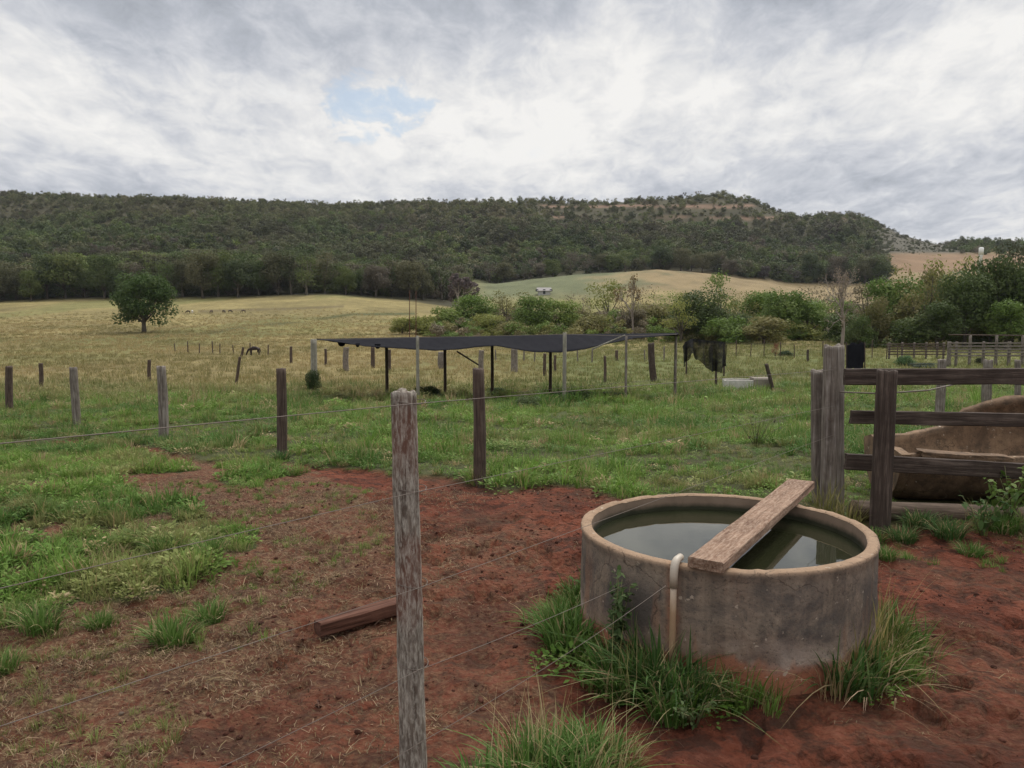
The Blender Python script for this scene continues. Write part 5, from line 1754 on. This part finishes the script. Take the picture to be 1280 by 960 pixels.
def cpx(u, v): 
    g = G(u, v); return g.x, g.y
x, y = cpx(826, 868); clump(x, y + .05, .85, CD, 'big dark green grass clump in front of the tank under the pipe', 0, 0)
def part_clump(u, v, s, colr, var, rz, par):
    x, y = cpx(u, v)
    z = float(near_z(np.array([x]), np.array([y]))[0]) - .01
    o = link('blades', BIG[var], None, par, Matrix.Translation((x, y, z)) @ Matrix.Rotation(rz, 4, 'Z') @ Matrix.Scale(s, 4)); o.color = (*colr, 1)
def multi(name, label, specs):
    x, y = cpx(specs[0][0], specs[0][1])
    e = empty(name, (x, y, zg(x, y)), label, 'grass clump')
    for (u, v, s, c_, var, rz) in specs: part_clump(u, v, s, c_, var, rz, e)
multi('grass_clump', 'dark green grass growing against the left side of the tank', [(712, 812, .72, CG, 1, 1.2), (700, 790, .5, CG, 0, 2.2), (722, 770, .5, CG, 2, .3)])
multi('grass_clump', 'mixed green and dead grass leaning against the right side of the tank', [(1062, 858, .80, CD, 1, 2.0), (1088, 830, .75, CY, 2, 1.0), (1100, 800, .7, CG, 1, .2), (1040, 866, .55, (.26, .19, .10), 2, 2.4), (1108, 842, .5, (.28, .20, .11), 3, 2.4), (1085, 862, .9, (.30, .22, .13), 4, .4), (1105, 835, .8, (.30, .22, .12), 4, 1.4), (1095, 815, .85, (.26, .22, .08), 5, 2.0), (1072, 838, .8, (.24, .20, .08), 5, .7)])
multi('grass_clump', 'spreading grass clump left of the pipe at the foot of the tank', [(778, 862, .66, CG, 0, .7), (762, 838, .5, CD, 1, 1.7), (868, 878, .55, CD, 0, 2.7), (838, 893, .6, CG, 1, 2.1), (850, 880, .8, (.20, .18, .08), 4, 2), (790, 870, .7, (.16, .16, .06), 5, 2)])
multi('grass_clump', 'green grass clump with dry stalks at the bottom middle of the picture', [(660, 985, .55, CG, 0, 0), (700, 965, .55, CG, 1, 1), (745, 955, .50, CG, 0, 2), (775, 962, .42, CY, 1, 3), (630, 975, .5, CG, 3, 0), (720, 1000, .55, CG, 0, 4), (690, 975, .7, (.30, .25, .12), 5, 4), (760, 975, .6, (.32, .25, .13), 5, 1), (640, 990, .6, (.30, .24, .12), 5, 2), (730, 985, .6, (.30, .22, .12), 4, 2), (600, 1000, .5, CG, 1, 2)])
for i, (u, v, s, lb) in enumerate(((215, 800, 1.0, 'bright green tuft on bare earth, larger of the pair low left'), (262, 770, .8, 'bright green tuft just behind the larger one of the pair low left'),
                                   (50, 795, 1.0, 'green tuft near the left edge low in the picture'), (125, 788, .6, 'small green tuft right of the one near the left edge'),
                                   (262, 698, 1.0, 'green tuft at the tip of the left lawn beside the bare earth'), (205, 690, .9, 'green tuft just left of the lawn tip'),
                                   (2, 845, .7, 'green tuft cut by the left edge of the picture'))):
    x, y = cpx(u, v)
    clump(x, y, s * .82, (.080, .135, .030), lb, 3, i * 1.3, .8, group='bright tufts on the left of the yard')
for i, (u, v, s, vv, c_, lb) in enumerate(((352, 578, .7, 3, CD, 'dark tuft around the foot of the grey brown post'), (1030, 648, .8, 2, CY, 'straw coloured tall grass at the foot of the gatepost'),
                                       (1058, 655, .7, 2, CY, 'dry grass between the gatepost and the dark rail post'), (600, 606, .5, 2, CY, 'dry grass at the foot of the dark brown knotty post'),
                                       (1150, 660, .8, 3, CD, 'grass under the bottom log of the rail fence'), (1250, 664, .9, 3, CG, 'grass under the bottom log at the right edge'), (1185, 672, .8, 3, CD, 'dark grass before the bottom log left of the bright leafy weed'), (1128, 672, .7, 3, CD, 'dark tuft just right of the foot of the dark rail post'), (1092, 672, .6, 3, CG, 'small green tuft left of the foot of the dark rail post'), (1215, 690, .6, 3, CG, 'low tuft on the bare earth before the darker leafy weed'), (1108, 700, .5, 3, CG, 'small tuft on the earth between tank and rail post'))):
    x, y = cpx(u, v); clump(x, y, s, c_, lb, vv, i)

# leafy weed beside the trough, climbing weed on the tank
def weed(name, x, y, h, spread, n, size, colr, label, seed, stems=6):
    r = np.random.RandomState(seed)
    z0 = float(near_z(np.array([x]), np.array([y]))[0])
    e = empty(name, (x, y, z0), label, 'weed')
    mb = MB(); L = []
    for s in range(stems):
        a = r.rand() * 6.28; q = spread * r.uniform(.3, 1)
        tip = np.array([math.cos(a) * q, math.sin(a) * q, h * r.uniform(.6, 1)])
        mid = tip * .5 + [0, 0, h * .12]
        mb.tube([(0, 0, -.02), mid, tip], [.004, .003, .0015], 5)
        for k in range(n // stems):
            t_ = r.uniform(.25, 1); p = mid * (2 * t_ * (1 - t_)) + tip * t_ * t_ + r.normal(0, .012, 3)
            d = r.normal(0, 1, 3) + [0, 0, .1]; d /= np.linalg.norm(d); sd = np.cross(d, [0, 0, 1.0]); sd /= np.linalg.norm(sd) + 1e-6
            sz = size * r.uniform(.5, 1.2)
            L.append([p, p + d * sz * .3 + sd * sz * .27, p + d * sz * .7 + sd * sz * .22 - [0, 0, .05 * sz], p + d * sz - [0, 0, .2 * sz], p + d * sz * .7 - sd * sz * .22 - [0, 0, .05 * sz], p + d * sz * .3 - sd * sz * .27])
    Mx = Matrix.Translation((x, y, z0))
    st = link('stem', mb.mesh('stem'), M_GRASSSTEM, e, Mx)
    L = np.array(L); n_ = len(L)
    lv = link('leaves', new_mesh('leaves', L.reshape(-1, 3), None, False, {'rnd': ('FLOAT', np.repeat(r.rand(n_) * .85, 6))}, quads=np.arange(n_ * 6).reshape(-1, 6)), M_LEAF_O, e, Mx)
    lv.color = (*colr, 1)
M_GRASSSTEM = plain('green brown stem', (.12, .12, .05), .8, 20, .3)
x, y = cpx(1252, 655); weed('leafy_weed', x, y - .1, .52, .30, 110, .075, (.10, .15, .035), 'leafy bright weed climbing the rails near the right edge', 3, 9)
x, y = cpx(1215, 665); weed('leafy_weed', x, y - .12, .36, .25, 80, .06, (.05, .09, .025), 'darker leafy weed below the bottom log left of the bright one', 4, 8)
x, y = cpx(765, 838); weed('leafy_weed', x + .0, y - .06, .56, .10, 330, .040, (.060, .090, .032), 'fine leaved weed climbing the left front of the tank', 5, 8)
x, y = cpx(868, 905); weed('leafy_weed', x, y, .16, .16, 130, .025, (.075, .105, .040), 'low pale weed at the foot of the big clump before the tank', 6, 9)
x, y = cpx(945, 560); weed('leafy_weed', x, y, .55, .5, 40, .05, (.06, .06, .035), 'dead twiggy weed standing in the green field right of centre', 7, 16)

# shrubs in the field
def shrub_px(u, vb, h_px, w_px, colr, label, kind_='bush', name='shrub'):
    g = G(u, vb)
    H = h_px / 1000 * g.y; Wd = w_px / 1000 * g.y
    tree(name, kind_, (g.x, g.y, g.z - .03), H, Wd * 1.1, colr, label, 'shrub', seed=int(u), crown_base=.0)
shrub_px(391, 490, 38, 20, (.040, .058, .022), 'dark shrub growing round the weathered corner post of the shade cloth', 'bush')
shrub_px(537, 497, 22, 34, (.040, .062, .024), 'dark low shrub under the first pale pole of the shade cloth')
shrub_px(622, 492, 12, 24, (.045, .070, .026), 'low dark shrub under the shade cloth behind the knotty post')
shrub_px(655, 512, 26, 38, (.075, .100, .040), 'grey green bushy weed in front of the shade cloth')
shrub_px(712, 500, 14, 66, (.035, .060, .022), 'dark flat bush standing in for the shade patch below the second pale pole of the shade cloth')  # dark bush shape added in place of a patch of shade on the grass
shrub_px(765, 497, 9, 46, (.040, .075, .024), 'low green patch of bush between the second and third poles')
shrub_px(982, 445, 10, 16, (.030, .050, .020), 'small dark shrub in the green beyond the white trough')
shrub_px(1131, 458, 20, 22, (.060, .110, .040), 'bright spiky green shrub left of the corral')
shrub_px(1152, 459, 7, 42, (.030, .045, .025), 'dark low growth at the foot of the spiky green shrub')
shrub_px(1225, 455, 12, 14, (.05, .055, .028), 'small dull shrub in front of the corral rails')
shrub_px(969, 449, 22, 10, (.15, .055, .035), 'slim rusty red bush beyond the white trough', 'loose')

# ------------------------------------------------------------------ faint dry season haze
def haze():
    m = bpy.data.materials.new('haze air'); m.use_nodes = True; m.node_tree.nodes.clear()
    t = NT(m.node_tree)
    v = t.n('ShaderNodeVolumePrincipled', {'Color': (.80, .86, .95, 1), 'Density': .00006, 'Anisotropy': .2})
    t.n('ShaderNodeOutputMaterial', {'Volume': v})
    zlo = -70.0; zhi = 260.0; X = 14600.0; Y0 = -40.0; Y1 = 1850.0
    vs = [(-X, Y0, zlo), (X, Y0, zlo), (X, Y1, zlo), (-X, Y1, zlo), (-X, Y0, zhi), (X, Y0, zhi), (X, Y1, zhi), (-X, Y1, zhi)]
    fs = [(0, 3, 2, 1), (4, 5, 6, 7), (0, 1, 5, 4), (1, 2, 6, 5), (2, 3, 7, 6), (3, 0, 4, 7)]
    link('haze', new_mesh('haze', vs, fs, False), m, kind='stuff', label='thin dry haze over the valley', cat='haze')
haze()
